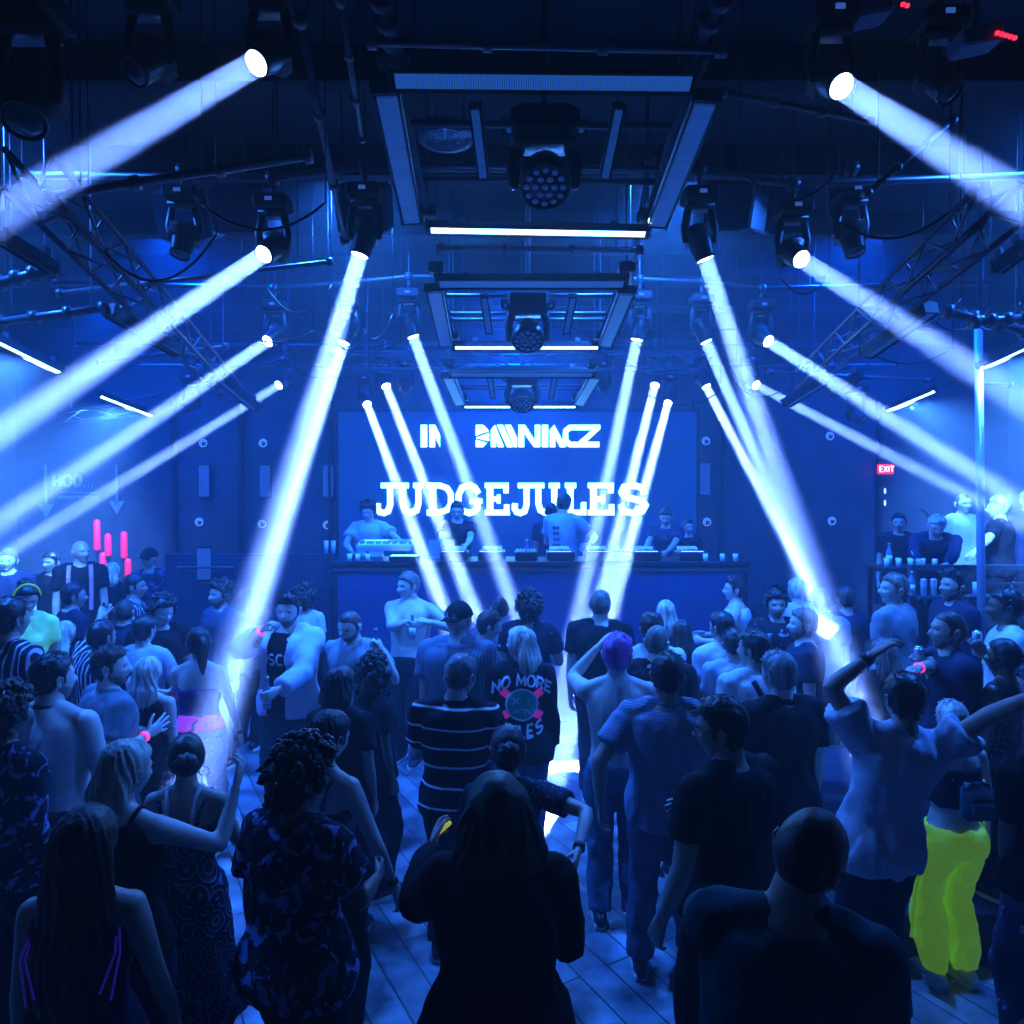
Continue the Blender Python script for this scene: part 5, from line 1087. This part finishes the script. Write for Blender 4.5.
# --- front row
def p_longhair(f, r):
    for sd in (-1, 1):
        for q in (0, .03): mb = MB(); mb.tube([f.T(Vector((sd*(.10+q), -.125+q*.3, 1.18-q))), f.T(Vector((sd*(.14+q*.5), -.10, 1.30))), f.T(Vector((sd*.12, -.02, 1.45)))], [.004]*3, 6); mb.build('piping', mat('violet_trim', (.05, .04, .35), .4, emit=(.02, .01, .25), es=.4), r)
person(84, 812, 1.66, 8, 'woman in the near left corner with very long dark brown hair hiding her back', 'f', 'tan', 'long', HD, .62, vol=1.2, top=NV, bot=None, kind='tank', skirt=(.35, .30), arms={1: 'loose', -1: 'down'}, post=p_longhair, head=(0, -.05, 0))
def p_pony(f, r):
    f.straps(r, K, 1.36); mb = MB(); mb.tube([f.hp(-.03+.015*k, -.085, .058) for k in range(5)], [.012]*5, 8, cap='round'); mb.build('hair_tie', K, r, True)
    f.band(r, -1, W_, 1.9, 'bracelet')
person(128, 742, 1.66, -6, 'woman in a black sleeveless top embracing the woman in the ring print dress', 'f', 'fair', 'long', HY, .16, top=K, kind='tank', arms={1: ((236, 786, 3.02, 'px'), (.6, .2, -1)), -1: 'bent'}, head=(-.35, -.15, 0), post=p_pony, hands=('relaxed', 'relaxed'))
def p_rings(f, r):
    for sd in (-1, 1):
        mb = MB(); pts = [f.hp(sd*.086, -.01, -.05+0)+Vector((.026*math.sin(a), 0, -.026+.026*math.cos(a))) for a in np.linspace(0, 2*PI, 17)]; mb.tube(pts, [.0022]*17, 5); mb.build('hoop_earring', mat('silver', (.7, .72, .75), .2, .9), r, True)
    f.straps(r, RINGS, 1.30, .10); f.straps(r, cl('white_strap', (.7, .72, .8)), 1.33, .06, 'bra_strap')
person(186, 735, 1.66, 4, 'woman with a low brown bun in a long dark strappy dress with ring print', 'f', 'tan', 'bun', HD, -.03, top=RINGS, bot=None, kind='bandeau', skirt=(.30, .29), arms={1: 'bent', -1: 'bent'}, head=(.35, -.2, 0), post=p_rings)
person(302, 748, 1.74, -22, 'woman with big dark curly hair and a leafy print shirt, left of centre', 'f', 'brown', 'afro', HB, .1, top=LEAF, bot=K, kind='loose', arms={1: 'bent', -1: 'down'}, head=(-.45, -.12, 0), bulk=1.15, hseed=4)
def p_seq(f, r): f.straps(r, SEQ, 1.30, .07); f.band(r, 1, BLKB, 1.9, 'bracelet')
person(333, 712, 1.70, -25, 'woman with dark shoulder-length hair and a sequinned camisole, bare back, behind the curly-haired woman', 'f', 'fair', 'long', HB, .14, top=SEQ, bot=K, kind='bandeau', arms={1: ((412, 925, 3.2, 'px'), (.8, -.6, 0)), -1: 'bent'}, head=(-.2, -.25, 0), post=p_seq)
def p_green(f, r):
    mb = MB(); mb.tube([f.hp(-.084, 0, -.06), f.hp(-.088, 0, -.085)], [.010, .012], 8, cap='round'); mb.ell(f.hp(-.086, 0, -.10), (.012, .008, .018)); mb.build('red_earring', mat('red_stone', (.6, .02, .15), .2, emit=(.5, .01, .1), es=.3), r, True)
    mb = MB(); c, x, y, d_ = f.palm[-1]; mb.tube([c-Vector((.012, 0, -.01)), c+Vector((.030, 0, .045))], [.010, .009], 10, cap='round'); 
    v = [tuple(f.M @ Vector(p)) for p in mb.v]; mb.v = v; tag(mb.build('lighter', YEL, None, True), 'small yellow lighter held up by the woman with green-tinted hair', 'lighter')
person(497, 782, 1.74, 0, 'woman nearest the camera in the middle with a green-tinted straight bob and black cape', 'f', 'tan', 'long', HG, .20, vol=1.45, top=K, bot=K, kind='hoodie', bulk=1.28, arms={-1: ((432, 848, 2.75, 'px'), (-.5, -.2, -1)), 1: 'bent'}, head=(.1, -.1, 0), post=p_green, wr=.01)
def p_lace(f, r): f.band(r, 1, BLKB, 1.88, 'watch')
person(508, 728, 1.63, 2, 'woman with dark gathered hair and a lace sleeve, reaching back with her right arm', 'f', 'tan', 'bun', HB, .01, top=cl('lace', (.02, .025, .05), pat='sequin', col2=(.16, .2, .32), scale=40, thr=.2), bot=JN, kind='tee', arms={1: ((578, 852, 2.92, 'px'), (1, -.5, 0)), -1: 'bent'}, post=p_lace, hands=('relaxed', 'grip'))
def p_polo(f, r): pass
person(463, 656, 1.78, -8, 'man with short greying hair in a dark polo shirt with thin white stripes', 'm', 'fair', 'short', HGY, top=STRB, bot=DJ, kind='polo', arms={1: 'bent', -1: 'bent'}, head=(-.45, -.3, 0), bulk=1.05)
def p_hood(f, r):
    mb = MB(); pts = [f.T(Vector((math.sin(a)*(.11), -.06-.05*math.cos(a)*-1*-1, 1.46-.02*math.cos(a)))) for a in np.linspace(-2.2, 2.2, 15)]; mb.tube(pts, [(.03, .035)]*15, 10, cap='round'); mb.build('hood', cl('knit', (.09, .11, .16), pat='vstripe', col2=(.17, .20, .28), scale=16, thr=.5), r, True)
    bv = BVHTree.FromPolygons([Vector(p) for p in f.V], [g for g in f.FF]); logo = MB()
    # white tooth-shaped flash and ring on the cap
    def TT(a, b, l): return f.hp(a, -(.118+l*.003+.0)+.0, b)
    logo.add([f.hp(-.030, -.1195, .040), f.hp(-.006, -.1215, .040), f.hp(-.026, -.113, .088)], [(0, 1, 2)]); logo.v = [tuple(p) for p in logo.v]
    disc(logo, .035, .055, .017, 1, TT, ri=.010); logo.build('cap_logo', W_, r)
person(458, 604, 1.90, -14, 'tall man in a black baseball cap and heathered grey hooded top', 'm', 'fair', ('cap', cl('cap', (.012, .012, .016)), True), top=cl('knit', (.09, .11, .16), pat='vstripe', col2=(.17, .20, .28), scale=16, thr=.5), bot=JN, kind='loose', arms={-1: 'down', 1: 'bent'}, head=(-.2, 0, 0), bulk=1.18, post=p_hood, hands=('fist', 'relaxed'))
def p_rules(f, r):
    up = lambda u, v: (u, v-1.6*u*u)
    mb = MB(); text(mb, 'NO MORE', 0, 1.365, .072, .016, sp=.06, slant=.1, arcf=up, mirror=False); text(mb, 'RULES', 0, 1.015, .075, .017, sp=.10, arcf=lambda u, v: (u, v+1.6*u*u)); f.decal(r, mb, 'lettering', cl('print_white', (.8, .82, .9)))
    mb = MB(); disc(mb, 0, 1.235, .105, 1.5); f.decal(r, mb, 'face_print', cl('print_green', (.05, .45, .33)), off=.004)
    mb = MB(); disc(mb, 0, 1.235, .115, 2.0, ri=.103, rings=2); ribbon(mb, [(-.060, 1.285), (-.020, 1.245)], .013, layer=2.2); ribbon(mb, [(-.020, 1.285), (-.060, 1.245)], .013, layer=2.2); ribbon(mb, [(.045, 1.29), (.045, 1.24)], .012, layer=2.2)
    ribbon(mb, arc(0, 1.165, .060, .038, 170, 10), .011, layer=2.2); ribbon(mb, [(-.03, 1.195), (-.03, 1.17)], .008, layer=2.2); ribbon(mb, [(.02, 1.20), (.02, 1.165)], .008, layer=2.2); f.decal(r, mb, 'face_lines', cl('print_white', (1, 1, 1)))
    mb = MB()
    for a in (.6, 2.54, 3.75, 5.67): ribbon(mb, [(.085*math.cos(a), 1.235+.085*math.sin(a)), (.17*math.cos(a), 1.235+.16*math.sin(a))], .055, layer=.8)
    f.decal(r, mb, 'splash_print', mat('print_pink', (.7, .05, .35), .8, emit=(.6, .02, .25), es=.25))
    f.band(r, 1, cl('print_white', (1, 1, 1)), 1.5, 'sleeve_print', .05, .016)
person(522, 628, 1.76, 2, 'blonde woman in a black jacket printed NO MORE RULES around a sad green face', 'f', 'fair', 'long', HY, .20, top=K, bot=JN, kind='hoodie', bulk=1.05, arms={1: 'down', -1: 'down'}, head=(.9, .05, 0), post=p_rules, wr=.004)
person(668, 655, 1.82, -6, 'broad man in a pale finely striped polo shirt and washed jeans, right of centre', 'm', 'tan', 'short', HB, top=STRL, bot=JN, kind='polo', shoe=SHB, arms={-1: ((600, 805, 3.9, 'px'), (-1, -.7, 0)), 1: 'bent'}, head=(-.3, -.05, 0), bulk=1.14, stance=(.0, .10), width=.14)
person(722, 700, 1.84, 32, 'man in glasses and a plain black t-shirt beside the pale striped shirt', 'm', 'tan', 'short', HB, top=K, bot=K, kind='tee', arms={-1: 'loose', 1: 'bent'}, head=(.55, -.12, 0), bulk=1.06, post=lambda f, r: f.glasses(r, GLB))
person(780, 654, 1.80, 14, 'man with short grey hair and a black polo shirt whose collar has a pale edge', 'm', 'fair', 'short', HGY, top=K, bot=K, kind='polo', arms={-1: 'bent', 1: 'down'}, head=(.2, -.05, 0), bulk=1.05, post=lambda f, r: f.band(r, -1, BLKB))
person(822, 812, 1.88, -12, 'shaven-headed man in a dark teal t-shirt nearest the camera at the right', 'm', 'tan', 'buzz', HD, top=TE, bot=DJ, kind='tee', arms={-1: ((770, 905, 2.5, 'px'), (-1, 0, -1)), 1: 'bent'}, head=(-.75, -.28, .1), side=.12, bulk=1.10)
def p_arms(f, r): f.band(r, -1, BLKB, 1.86, 'watch', .016, .006)
person(907, 676, 1.84, 0, 'man in a loose pale t-shirt with both arms raised above his dark head', 'm', 'tan', 'short', HB, top=cl('pale_tee', (.55, .58, .72)), bot=DJ, kind='loose', arms={-1: ((872, 655, 3.5, 'px'), (-1, 0, -.1)), 1: ((1046, 690, 3.2, 'px'), (.3, 0, 1))}, head=(0, -.1, 0), side=.20, bulk=.94, post=p_arms, wr=.016, hands=('relaxed', 'open'))
def p_neon(f, r):
    mb = MB(); mb.tube([f.T(Vector((sd*.11*math.cos(t), -.115, 1.3-.22*t))) for sd in (1,) for t in (0, .5, 1)], [.006]*3, 6); mb.build('cord', YEL, r)
    ob = MB(); ob.bbox(f.T(Vector((.02, -.17, 1.20))), (.20, .10, .22), .04); ob.bbox(f.T(Vector((.02, -.225, 1.17))), (.15, .03, .11), .02); ob.build('small_backpack', cl('bag', (.03, .10, .12)), r, True)
    ob = MB(); ob.tube([f.leg[-1][0]+Vector((-.13, -.06, .05)), f.leg[-1][1]+Vector((-.10, -.05, .05)), f.leg[-1][1]+Vector((-.13, -.05, -.22))], [(.012, .006)]*3, 6); ob.build('trailing_strap', NEON, r)
person(953, 702, 1.66, 6, 'blonde short-haired woman in baggy neon green trousers and white trainers, at the right', 'f', 'fair', 'short', HY, top=NV, bot=NEON, kind='crop', shoe=SHW, arms={1: 'loose', -1: 'bent'}, head=(-.2, -.05, 0), post=p_neon)
# --- right side
person(1006, 640, 1.74, 25, 'woman at the right edge in a dark sequinned sleeveless top, bare brown shoulder', 'f', 'brown', 'ponytail', HB, .2, top=SEQ, bot=K, kind='tank', z0=.3, d=4.2, arms={-1: 'down', 1: 'down'}, head=(.2, 0, 0))
def p_lany(f, r): mb = MB(); mb.tube([f.T(Vector((-.05, .0, 1.47))), f.T(Vector((-.05, .125, 1.36))), f.T(Vector((.0, .14, 1.22)))], [(.007, .003)]*3, 6); mb.build('lanyard', NEON, r)
f = person(1008, 590, 1.80, 62, 'dark-haired man in a white t-shirt holding a drink can up at the right edge', 'm', 'brown', 'short', HB, top=W_, bot=DJ, z0=.3, arms={-1: ((985, 655, 4.7, 'px'), (0, -.5, -1)), 1: 'down'}, head=(0, 0, 0), post=p_lany, d=4.85, **HGR); held(f, -1, can, 'drink can held by the man in white at the right edge')
f = person(952, 612, 1.74, 82, 'bald man in profile holding a pale can by his chest, left of the right edge', 'm', 'tan', 'buzz', HD, top=NV, bot=DJ, kind='polo', z0=.3, arms={1: ((918, 668, 4.1, 'px'), (-.3, -.8, -1)), -1: ((928, 672, 4.3, 'px'), (-.3, -.8, -1))}, head=(0, .05, 0), bulk=1.05, beard=BD, post=lambda f, r: f.band(r, 1, PINKB), **HGR); held(f, -1, can, 'pale tall can held by the bald man in profile')
person(897, 575, 1.80, 35, 'man in a grey t-shirt looking left below the corner of the terrace', 'm', 'fair', 'short', HL, top=GYS, bot=DJ, z0=.3, arms={-1: 'down', 1: 'down'}, head=(.9, .08, 0), bulk=1.05)
person(957, 572, 1.80, 88, 'bearded man in profile in front of the terrace panelling', 'm', 'tan', 'quiff', HB, top=NV, bot=DJ, kind='hoodie', z0=.3, head=(.1, .1, 0), beard=BD)
person(884, 640, 1.62, 10, 'dark-clothed person with straggly brown hair half hidden behind the raised arm', 'f', 'tan', 'long', HL, .22, top=K, bot=K, kind='long', z0=0, bulk=1.1)
person(846, 588, 1.78, 6, 'man with cropped hair and dark shirt seen from behind, left of the grey t-shirt man', 'm', 'tan', 'short', HD, top=NV, bot=DJ, head=(.1, 0, 0))
person(798, 580, 1.82, 12, 'white-haired man lit brightly by the beam at the right', 'm', 'fair', 'short', HW, top=W_, bot=DJ, head=(.3, 0, 0))
person(822, 590, 1.78, -5, 'man with dark hair just behind the beam at the right', 'm', 'fair', 'short', HD, top=GYS, bot=DJ)
person(776, 592, 1.80, 172, 'dark-haired bearded man facing the camera in a black printed t-shirt', 'm', 'tan', 'messy', HB, top=cl('print_tee', (.015, .015, .025), pat='blotch', col2=(.3, .34, .45), scale=7, thr=.63), bot=DJ, beard=BD)
person(806, 610, 1.80, 75, 'bearded man with light hair in profile, dark shirt, under the right beam', 'm', 'fair', 'short', HL, top=NV, bot=DJ, head=(.1, .05, 0), beard=BD, bulk=1.08)
person(737, 578, 1.86, 68, 'man with a dark quiff looking left in a white sleeveless top near the booth', 'm', 'fair', 'quiff', HB, top=W_, bot=DJ, kind='tank', arms={1: 'bent', -1: 'bent'}, head=(.15, .05, 0), bulk=1.1)
person(723, 613, 1.80, 14, 'man seen from behind in a clean white t-shirt, no strap across it', 'm', 'tan', 'short', HB, top=W_, bot=DJ, head=(.3, 0, 0))
def p_strap(f, r):
    mb = MB(); pts = [f.T(Vector((-.10+.24*t, -.14-.022*math.sin(PI*t), 1.455-.42*t))) for t in np.linspace(0, 1, 9)]; mb.tube(pts, [(.006, .018)]*9, 8, up=(0, 0, 1)); mb.build('shoulder_strap', NV, r, True)
person(756, 632, 1.80, 12, 'man in a white t-shirt with a dark bag strap across his back', 'm', 'tan', 'short', HB, top=W_, bot=DJ, head=(.55, 0, 0), post=p_strap, bulk=1.05)
person(734, 630, 1.78, 0, 'man with dark hair squeezed in left of the bag strap man', 'm', 'tan', 'short', HB, top=LT, bot=DJ, d=5.5)
person(657, 626, 1.78, -10, 'bald heavy man in a black t-shirt behind the pale striped polo shirt', 'm', 'fair', 'buzz', HL, top=K, bot=DJ, head=(-.5, -.05, 0), bulk=1.12)
person(652, 614, 1.80, 0, 'man with dark flat hair hidden behind the bald heavy man', 'm', 'fair', 'short', HD, top=W_, bot=DJ)
person(666, 601, 1.70, 4, 'blonde woman with centre-parted long hair near the booth', 'f', 'fair', 'long', HY, .22, top=K, bot=DJ)
person(682, 621, 1.66, -8, 'woman with long dark hair to the right of the bald heavy man', 'f', 'tan', 'long', HD, .24, top=K, bot=DJ)
person(600, 591, 1.88, -8, 'bald man in a black shirt with the beams shining on his crown', 'm', 'fair', 'buzz', HL, top=K, bot=DJ, head=(-.4, 0, 0), bulk=1.12)
person(617, 636, 1.84, -4, 'shirtless man with pink-dyed hair holding his left hand up to his head', 'm', 'fair', 'short', HP, top=None, bot=JN, muscle=2.0, arms={-1: ((597, 648, 4.72, 'px'), (-.8, -.2, -1)), 1: 'bent'}, head=(-.35, .05, 0), bulk=1.02)
person(529, 594, 1.80, -12, 'dark-haired man in a black shirt with large pale flowers', 'm', 'tan', 'curly', HB, .1, top=FLOR, bot=DJ, arms={1: 'bent', -1: 'down'}, bulk=1.08)
person(500, 597, 1.76, -5, 'man with a shaved head just left of the flower shirt man', 'm', 'tan', 'buzz', HD, top=GYS, bot=DJ)
person(490, 612, 1.80, -75, 'man with short dark hair leaning in to the blonde woman in the printed jacket', 'm', 'fair', 'short', HD, top=ZEB, bot=DJ, head=(0, -.1, .1), lean=.12, arms={1: 'down', -1: 'down'})
def p_muscle(f, r): pass
f = person(409, 573, 1.94, 160, 'muscular shirtless man facing the camera with crossed forearms and a bottle', 'm', 'fair', 'short', HL, top=None, bot=K, muscle=2.2, arms={-1: ((430, 622, 6.85, 'px'), (-1, -.3, -.6)), 1: ((407, 622, 6.8, 'px'), (1, -.3, -.6))}, head=(-.55, -.05, 0), bulk=1.18, **HGR); held(f, 1, bottle, 'bottle in the hand of the muscular shirtless man', off=(0, -.03, -.06))
f = person(348, 612, 1.80, 168, 'man with receding hair in an open-collared shirt looking down, facing the camera', 'm', 'fair', 'buzz', HD, top=GYS, bot=DJ, kind='polo', head=(-.25, -.3, 0), arms={-1: ((383, 652, 5.5, 'px'), (-.6, 0, -1)), 1: 'down'}, beard=BD, **HGR); held(f, -1, bottle, 'clear bottle raised by the man with the open collar', off=(0, 0, -.03))
def p_jacket(f, r):
    mb = MB(); text(mb, 'OSCHI', 0, 1.235, .075, .017, sp=.12, mirror=True); f.decal(r, mb, 'lettering', cl('print_white', (1, 1, 1)), back=False)
    f.shirt(r, cl('pale_jacket', (.50, .54, .66)), name='jacket', off=.040, hem=.84, sleeve=1.9, flare=.006, wr=.009, cut=lambda c: c[1] > .03 and abs(c[0]) < .075+.02*(1.3-c[2]) and c[2] > .8)
    f.band(r, 1, PINKB, 1.94)
f = person(288, 595, 1.92, 165, 'bearded man in an open pale denim jacket over a black lettered t-shirt', 'm', 'fair', 'quiff', HB, top=K, bot=DJ, arms={-1: ((278, 690, 5.3, 'px'), (-.6, -.2, -1)), 1: ((262, 630, 5.5, 'px'), (1, -.3, -.8))}, head=(.3, -.05, 0), beard=BD, post=p_jacket, bulk=1.08, wr=.003, **HGR); held(f, -1, bottle, 'bottle held low by the man in the open denim jacket', off=(0, 0, -.02))
person(246, 590, 1.74, -12, 'woman with very long dark hair standing in the bright left beam', 'f', 'tan', 'long', HB, .50, top=K, bot=K, bulk=1.1)
person(222, 582, 1.84, 150, 'dark-haired man in a plain grey-blue t-shirt by the low stage wall', 'm', 'fair', 'messy', HD, top=cl('slate', (.08, .10, .16)), bot=DJ, head=(-.2, 0, 0), beard=BD)
def p_purple(f, r): f.band(r, 1, BLKB, 1.95, 'bracelet'); f.shirt(r, MAG, name='waistband', off=.018, hem=.98, top=1.10, sleeve=None, wr=0)
person(198, 628, 1.74, 3, 'bare-backed woman with a dark ponytail, purple top and sparkling white skirt', 'f', 'fair', 'ponytail', HB, .26, top=cl('violet', (.06, .03, .18)), bot=cl('sparkle', (.5, .5, .6), pat='sequin', col2=(.9, .92, 1), scale=40, thr=.3), kind='bandeau', arms={1: 'loose', -1: ((152, 690, 5.2, 'px'), (-1, 0, -1))}, head=(.55, -.12, 0), post=p_purple)
person(148, 658, 1.64, -4, 'woman with straight streaked blonde hair to the shoulders, black dress', 'f', 'fair', 'long', HY, .22, top=K, bot=None, kind='tank', skirt=(.6, .22))
person(108, 648, 1.80, -40, 'man in a grey t-shirt with his hand on the back of the blonde woman', 'm', 'fair', 'short', HD, top=cl('ash', (.15, .17, .22)), bot=DJ, head=(-.5, 0, 0), arms={1: ((147, 735, 4.35, 'px'), (.3, -.5, -1)), -1: 'bent'}, beard=BD, bulk=1.06, post=lambda f, r: f.band(r, 1, PINKB), hands=('relaxed', 'open'))
person(163, 598, 1.84, -155, 'man with tousled curly hair looking down to the right', 'm', 'fair', 'curly', HB, .1, top=K, bot=DJ, head=(.5, -.25, 0))
person(143, 617, 1.74, -10, 'person with short black hair in a pale t-shirt, in front of the tousled man', 'm', 'fair', 'short', HB, top=LT, bot=DJ, arms={1: 'bent', -1: 'down'})
person(124, 600, 1.74, 0, 'cropped-headed man in a navy shirt with a pale collar line, seen from behind', 'm', 'tan', 'buzz', HD, top=NV, bot=DJ, kind='polo')
person(50, 656, 1.86, -10, 'muscular shirtless man with a bare back and necklace at the left', 'm', 'fair', 'short', HB, top=None, bot=DJ, muscle=2.4, head=(-.35, 0, 0), arms={1: ((120, 850, 3.9, 'px'), (1, -.4, 0)), -1: 'bent'}, bulk=1.24, beard=BD, post=lambda f, r: f.collar(r, BLKB) and None)
person(64, 622, 1.66, -6, 'woman with smooth pale blonde hair below the neon headband woman', 'f', 'fair', 'long', HY, .26, top=K, bot=DJ, arms={1: ((92, 662, 5.75, 'px'), (.4, -.5, -1)), -1: 'down'})
person(72, 584, 1.84, -38, 'man with a lanyard looking right, behind the smooth blonde woman', 'm', 'tan', 'short', HB, top=NV, bot=DJ, head=(-.2, 0, 0), post=lambda f, r: f.collar(r, W_) and None)
person(100, 622, 1.72, -20, 'person in a streaked pale and dark shirt pointing a raised hand upwards', 'm', 'tan', 'short', HB, top=VST, bot=DJ, kind='loose', arms={-1: ((107, 600, 6.0, 'px'), (-1, 0, -.5)), 1: 'bent'}, hands=('point', 'relaxed'))
def p_br(f, r):
    for sd in (-1, 1):
        mb = MB(); mb.tube([f.T(Vector((sd*.10, .06, 1.48))), f.T(Vector((sd*.105, .155, 1.36))), f.T(Vector((sd*.105, .155, 1.15))), f.T(Vector((sd*.10, .15, 1.0)))], [(.020, .005)]*4, 8); mb.build('brace', PBR, r)
person(80, 541, 1.88, -150, 'bald older man with pink braces over a dark shirt on the left tier', 'm', 'tan', 'bald', top=K, bot=DJ, z0=.3, head=(.6, 0, 0), post=p_br, d=8.3)
person(52, 553, 1.76, 170, 'dim figure in black left of the man with braces', 'm', 'tan', 'short', HB, top=K, bot=K, z0=.3, d=8.6)
person(8, 550, 1.80, -160, 'pale-faced man at the left edge of the left tier', 'm', 'fair', 'short', HL, top=NV, bot=K, z0=.3, d=8.0)
person(112, 563, 1.68, 5, 'blonde woman with straight hair in front of the red lights', 'f', 'fair', 'long', HY, .18, top=K, bot=K, z0=.3, d=8.6)
person(150, 549, 1.80, 175, 'dim figure in a dark cap at the back by the red lights', 'm', 'tan', ('cap', K, False), top=cl('dim_print', (.02, .02, .04), pat='blotch', col2=(.08, .09, .2), scale=9, thr=.55), bot=K, z0=0, d=9.6)
person(133, 575, 1.74, -70, 'dark-haired person in profile between the pointing hand and the red lights', 'm', 'tan', 'short', HB, top=VST, bot=K, z0=0, d=7.6)
def p_band(f, r):
    mb = MB(); mb.tube([f.hp(math.sin(a)*.088, .01, .028+math.cos(a)*.105) for a in np.linspace(-1.5, 1.5, 13)], [(.012, .008)]*13, 8, cap='round'); mb.build('headband', NEON, r, True)
person(27, 585, 1.70, -150, 'woman in a bright green top and neon headband with eyes lowered, far left', 'f', 'tan', 'bun', HB, .06, top=NEOT, bot=K, kind='tee', z0=.3, head=(.2, -.3, 0), post=p_band)
person(30, 655, 1.68, -10, 'woman with a big pale curly head of hair at the far left', 'f', 'fair', 'curly', HW, .26, top=ZEB, bot=K, kind='loose')
person(8, 600, 1.76, -20, 'person in a mottled patterned shirt at the left edge behind the curly pale hair', 'm', 'tan', 'short', HB, top=VST, bot=K, kind='long', z0=.3)
person(4, 690, 1.70, -20, 'dark-clothed woman with a frizzy head cut off by the left edge', 'f', 'brown', 'curly', HD, .2, top=LEAF, bot=K, kind='long', bulk=1.1)
f = person(372, 656, 1.64, -50, 'woman with dark curls and glasses in a black top with a band of lettering', 'f', 'brown', 'curly', HB, .22, top=K, bot=K, kind='tee', head=(-.1, .05, 0), post=lambda f, r: f.glasses(r, W_))
mb = MB(); text(mb, 'RUSTE', 0, 1.12, .06, .014, sp=.12); f.decal(f.root, mb, 'lettering', cl('print_white', (1, 1, 1)))
person(340, 668, 1.66, -10, 'woman with smooth black hair in a dark top in front of the lettered top woman', 'f', 'tan', 'long', HB, .12, top=K, bot=K)
person(314, 628, 1.56, 0, 'cropped dark head between the jacket man and the open collar man', 'm', 'tan', 'buzz', HD, top=K, bot=K)
person(304, 588, 1.72, 4, 'person with fluffy dark hair behind the jacket man near the booth', 'f', 'tan', 'afro', HD, .1, top=W_, bot=K, d=7.6)
person(1052, 700, 1.72, 15, 'person in dark ripped jeans half cut off at the right edge', 'm', 'brown', 'short', HB, top=K, bot=cl('ripped', (.05, .07, .13), pat='blotch', col2=(.3, .35, .5), scale=6, thr=.62), arms={-1: ((1008, 915, 3.3, 'px'), (-1, 0, 0)), 1: 'down'}, bulk=1.1)
# --- djs and the terrace
person(368, 503, 1.76, 176, 'dj in a white t-shirt looking down at the keyboard at the left of the booth', 'm', 'fair', 'messy', HB, top=W_, bot=K, kind='loose', z0=.87, d=9.25, head=(-.1, -.2, 0), arms={-1: ((405, 546, 8.85, 'px'), (-1, 0, -.5)), 1: ((352, 552, 8.9, 'px'), (1, 0, -.5))})
person(457, 502, 1.78, 180, 'dj in glasses and a black shirt behind the left decks', 'm', 'fair', 'short', HB, top=K, bot=K, z0=.87, d=9.25, head=(0, -.2, 0), arms={-1: 'fwd', 1: 'fwd'}, post=lambda f, r: f.glasses(r, GLB))
def p_back(f, r): mb = MB(); [disc(mb, x_, z_, .022, 1, n=10, rings=2, ri=.008) for x_ in (-.06, -.01) for z_ in (1.05, 1.12, 1.19, 1.26, 1.33)]; f.decal(r, mb, 'back_print', NV)
person(564, 494, 1.80, -28, 'dj turned away from the crowd in a pale t-shirt with printed back', 'm', 'fair', 'short', HD, top=LT, bot=K, kind='tee', z0=.87, d=9.3, arms={1: ((588, 545, 8.9, 'px'), (1, 0, -1)), -1: 'bent'}, head=(0, -.1, 0), post=p_back)
person(551, 504, 1.76, 0, 'person in a dark shirt standing close behind the turned-away dj', 'm', 'tan', 'short', HB, top=NV, bot=K, z0=.87, d=10.0)
person(666, 509, 1.74, 150, 'dj in a dark t-shirt bending over the right decks', 'm', 'tan', 'short', HD, top=cl('dim_tee', (.03, .035, .06)), bot=K, z0=.87, d=9.5, head=(.2, -.25, 0), lean=.10, arms={-1: 'fwd', 1: 'fwd'})
person(688, 520, 1.66, 185, 'dim figure crouched beside the dj on the far right', 'm', 'tan', 'short', HB, top=K, bot=K, z0=.87, d=9.9)
def p_track(f, r):
    for sd in (-1, 1):
        pts, rr = f.arm_path(sd, 1.8, .020); S, E, W = f.arm[sd]
        for k in (-1, 0, 1):
            mb = MB(); q = [p+Vector((sd*.62*r_ if True else 0, .010*k-.3*r_, .75*r_)) for p, r_ in zip(pts, rr)]; mb.tube(q[1:], [(.005, .004)]*(len(q)-1), 6); mb.build('sleeve_stripe', W_, r)
person(938, 516, 1.82, 150, 'grey-haired man in a dark track jacket with three white sleeve stripes leaning over the railing', 'm', 'fair', 'short', HW, top=NV, bot=K, kind='long', z0=.95, d=7.45, lean=.55, head=(.2, -.2, 0), arms={-1: ((945, 572, 7.05, 'px'), (-1, 0, 0)), 1: ((918, 575, 7.0, 'px'), (1, 0, -.3))}, post=p_track)
person(963, 494, 1.80, 178, 'smiling man in a pale shirt behind the railing, facing the camera', 'm', 'fair', 'buzz', HD, top=LT, bot=K, z0=.95, d=8.6, head=(0, 0, 0))
person(1000, 497, 1.84, 40, 'blond man in a black t-shirt with his forearm on the railing', 'm', 'fair', 'short', HY, top=K, bot=K, z0=.95, d=7.8, arms={-1: ((955, 574, 7.1, 'px'), (0, -1, -.4)), 1: 'down'}, head=(.4, 0, 0))
person(1030, 490, 1.84, 175, 'pale-haired man cut off at the right edge of the terrace', 'm', 'fair', 'short', HL, top=NV, bot=K, z0=.95, d=8.2)
person(899, 514, 1.70, 150, 'dim figure in black with a raised hand behind the terrace table', 'm', 'tan', 'short', HB, top=K, bot=K, z0=.95, d=8.3, arms={-1: 'wave', 1: 'down'})
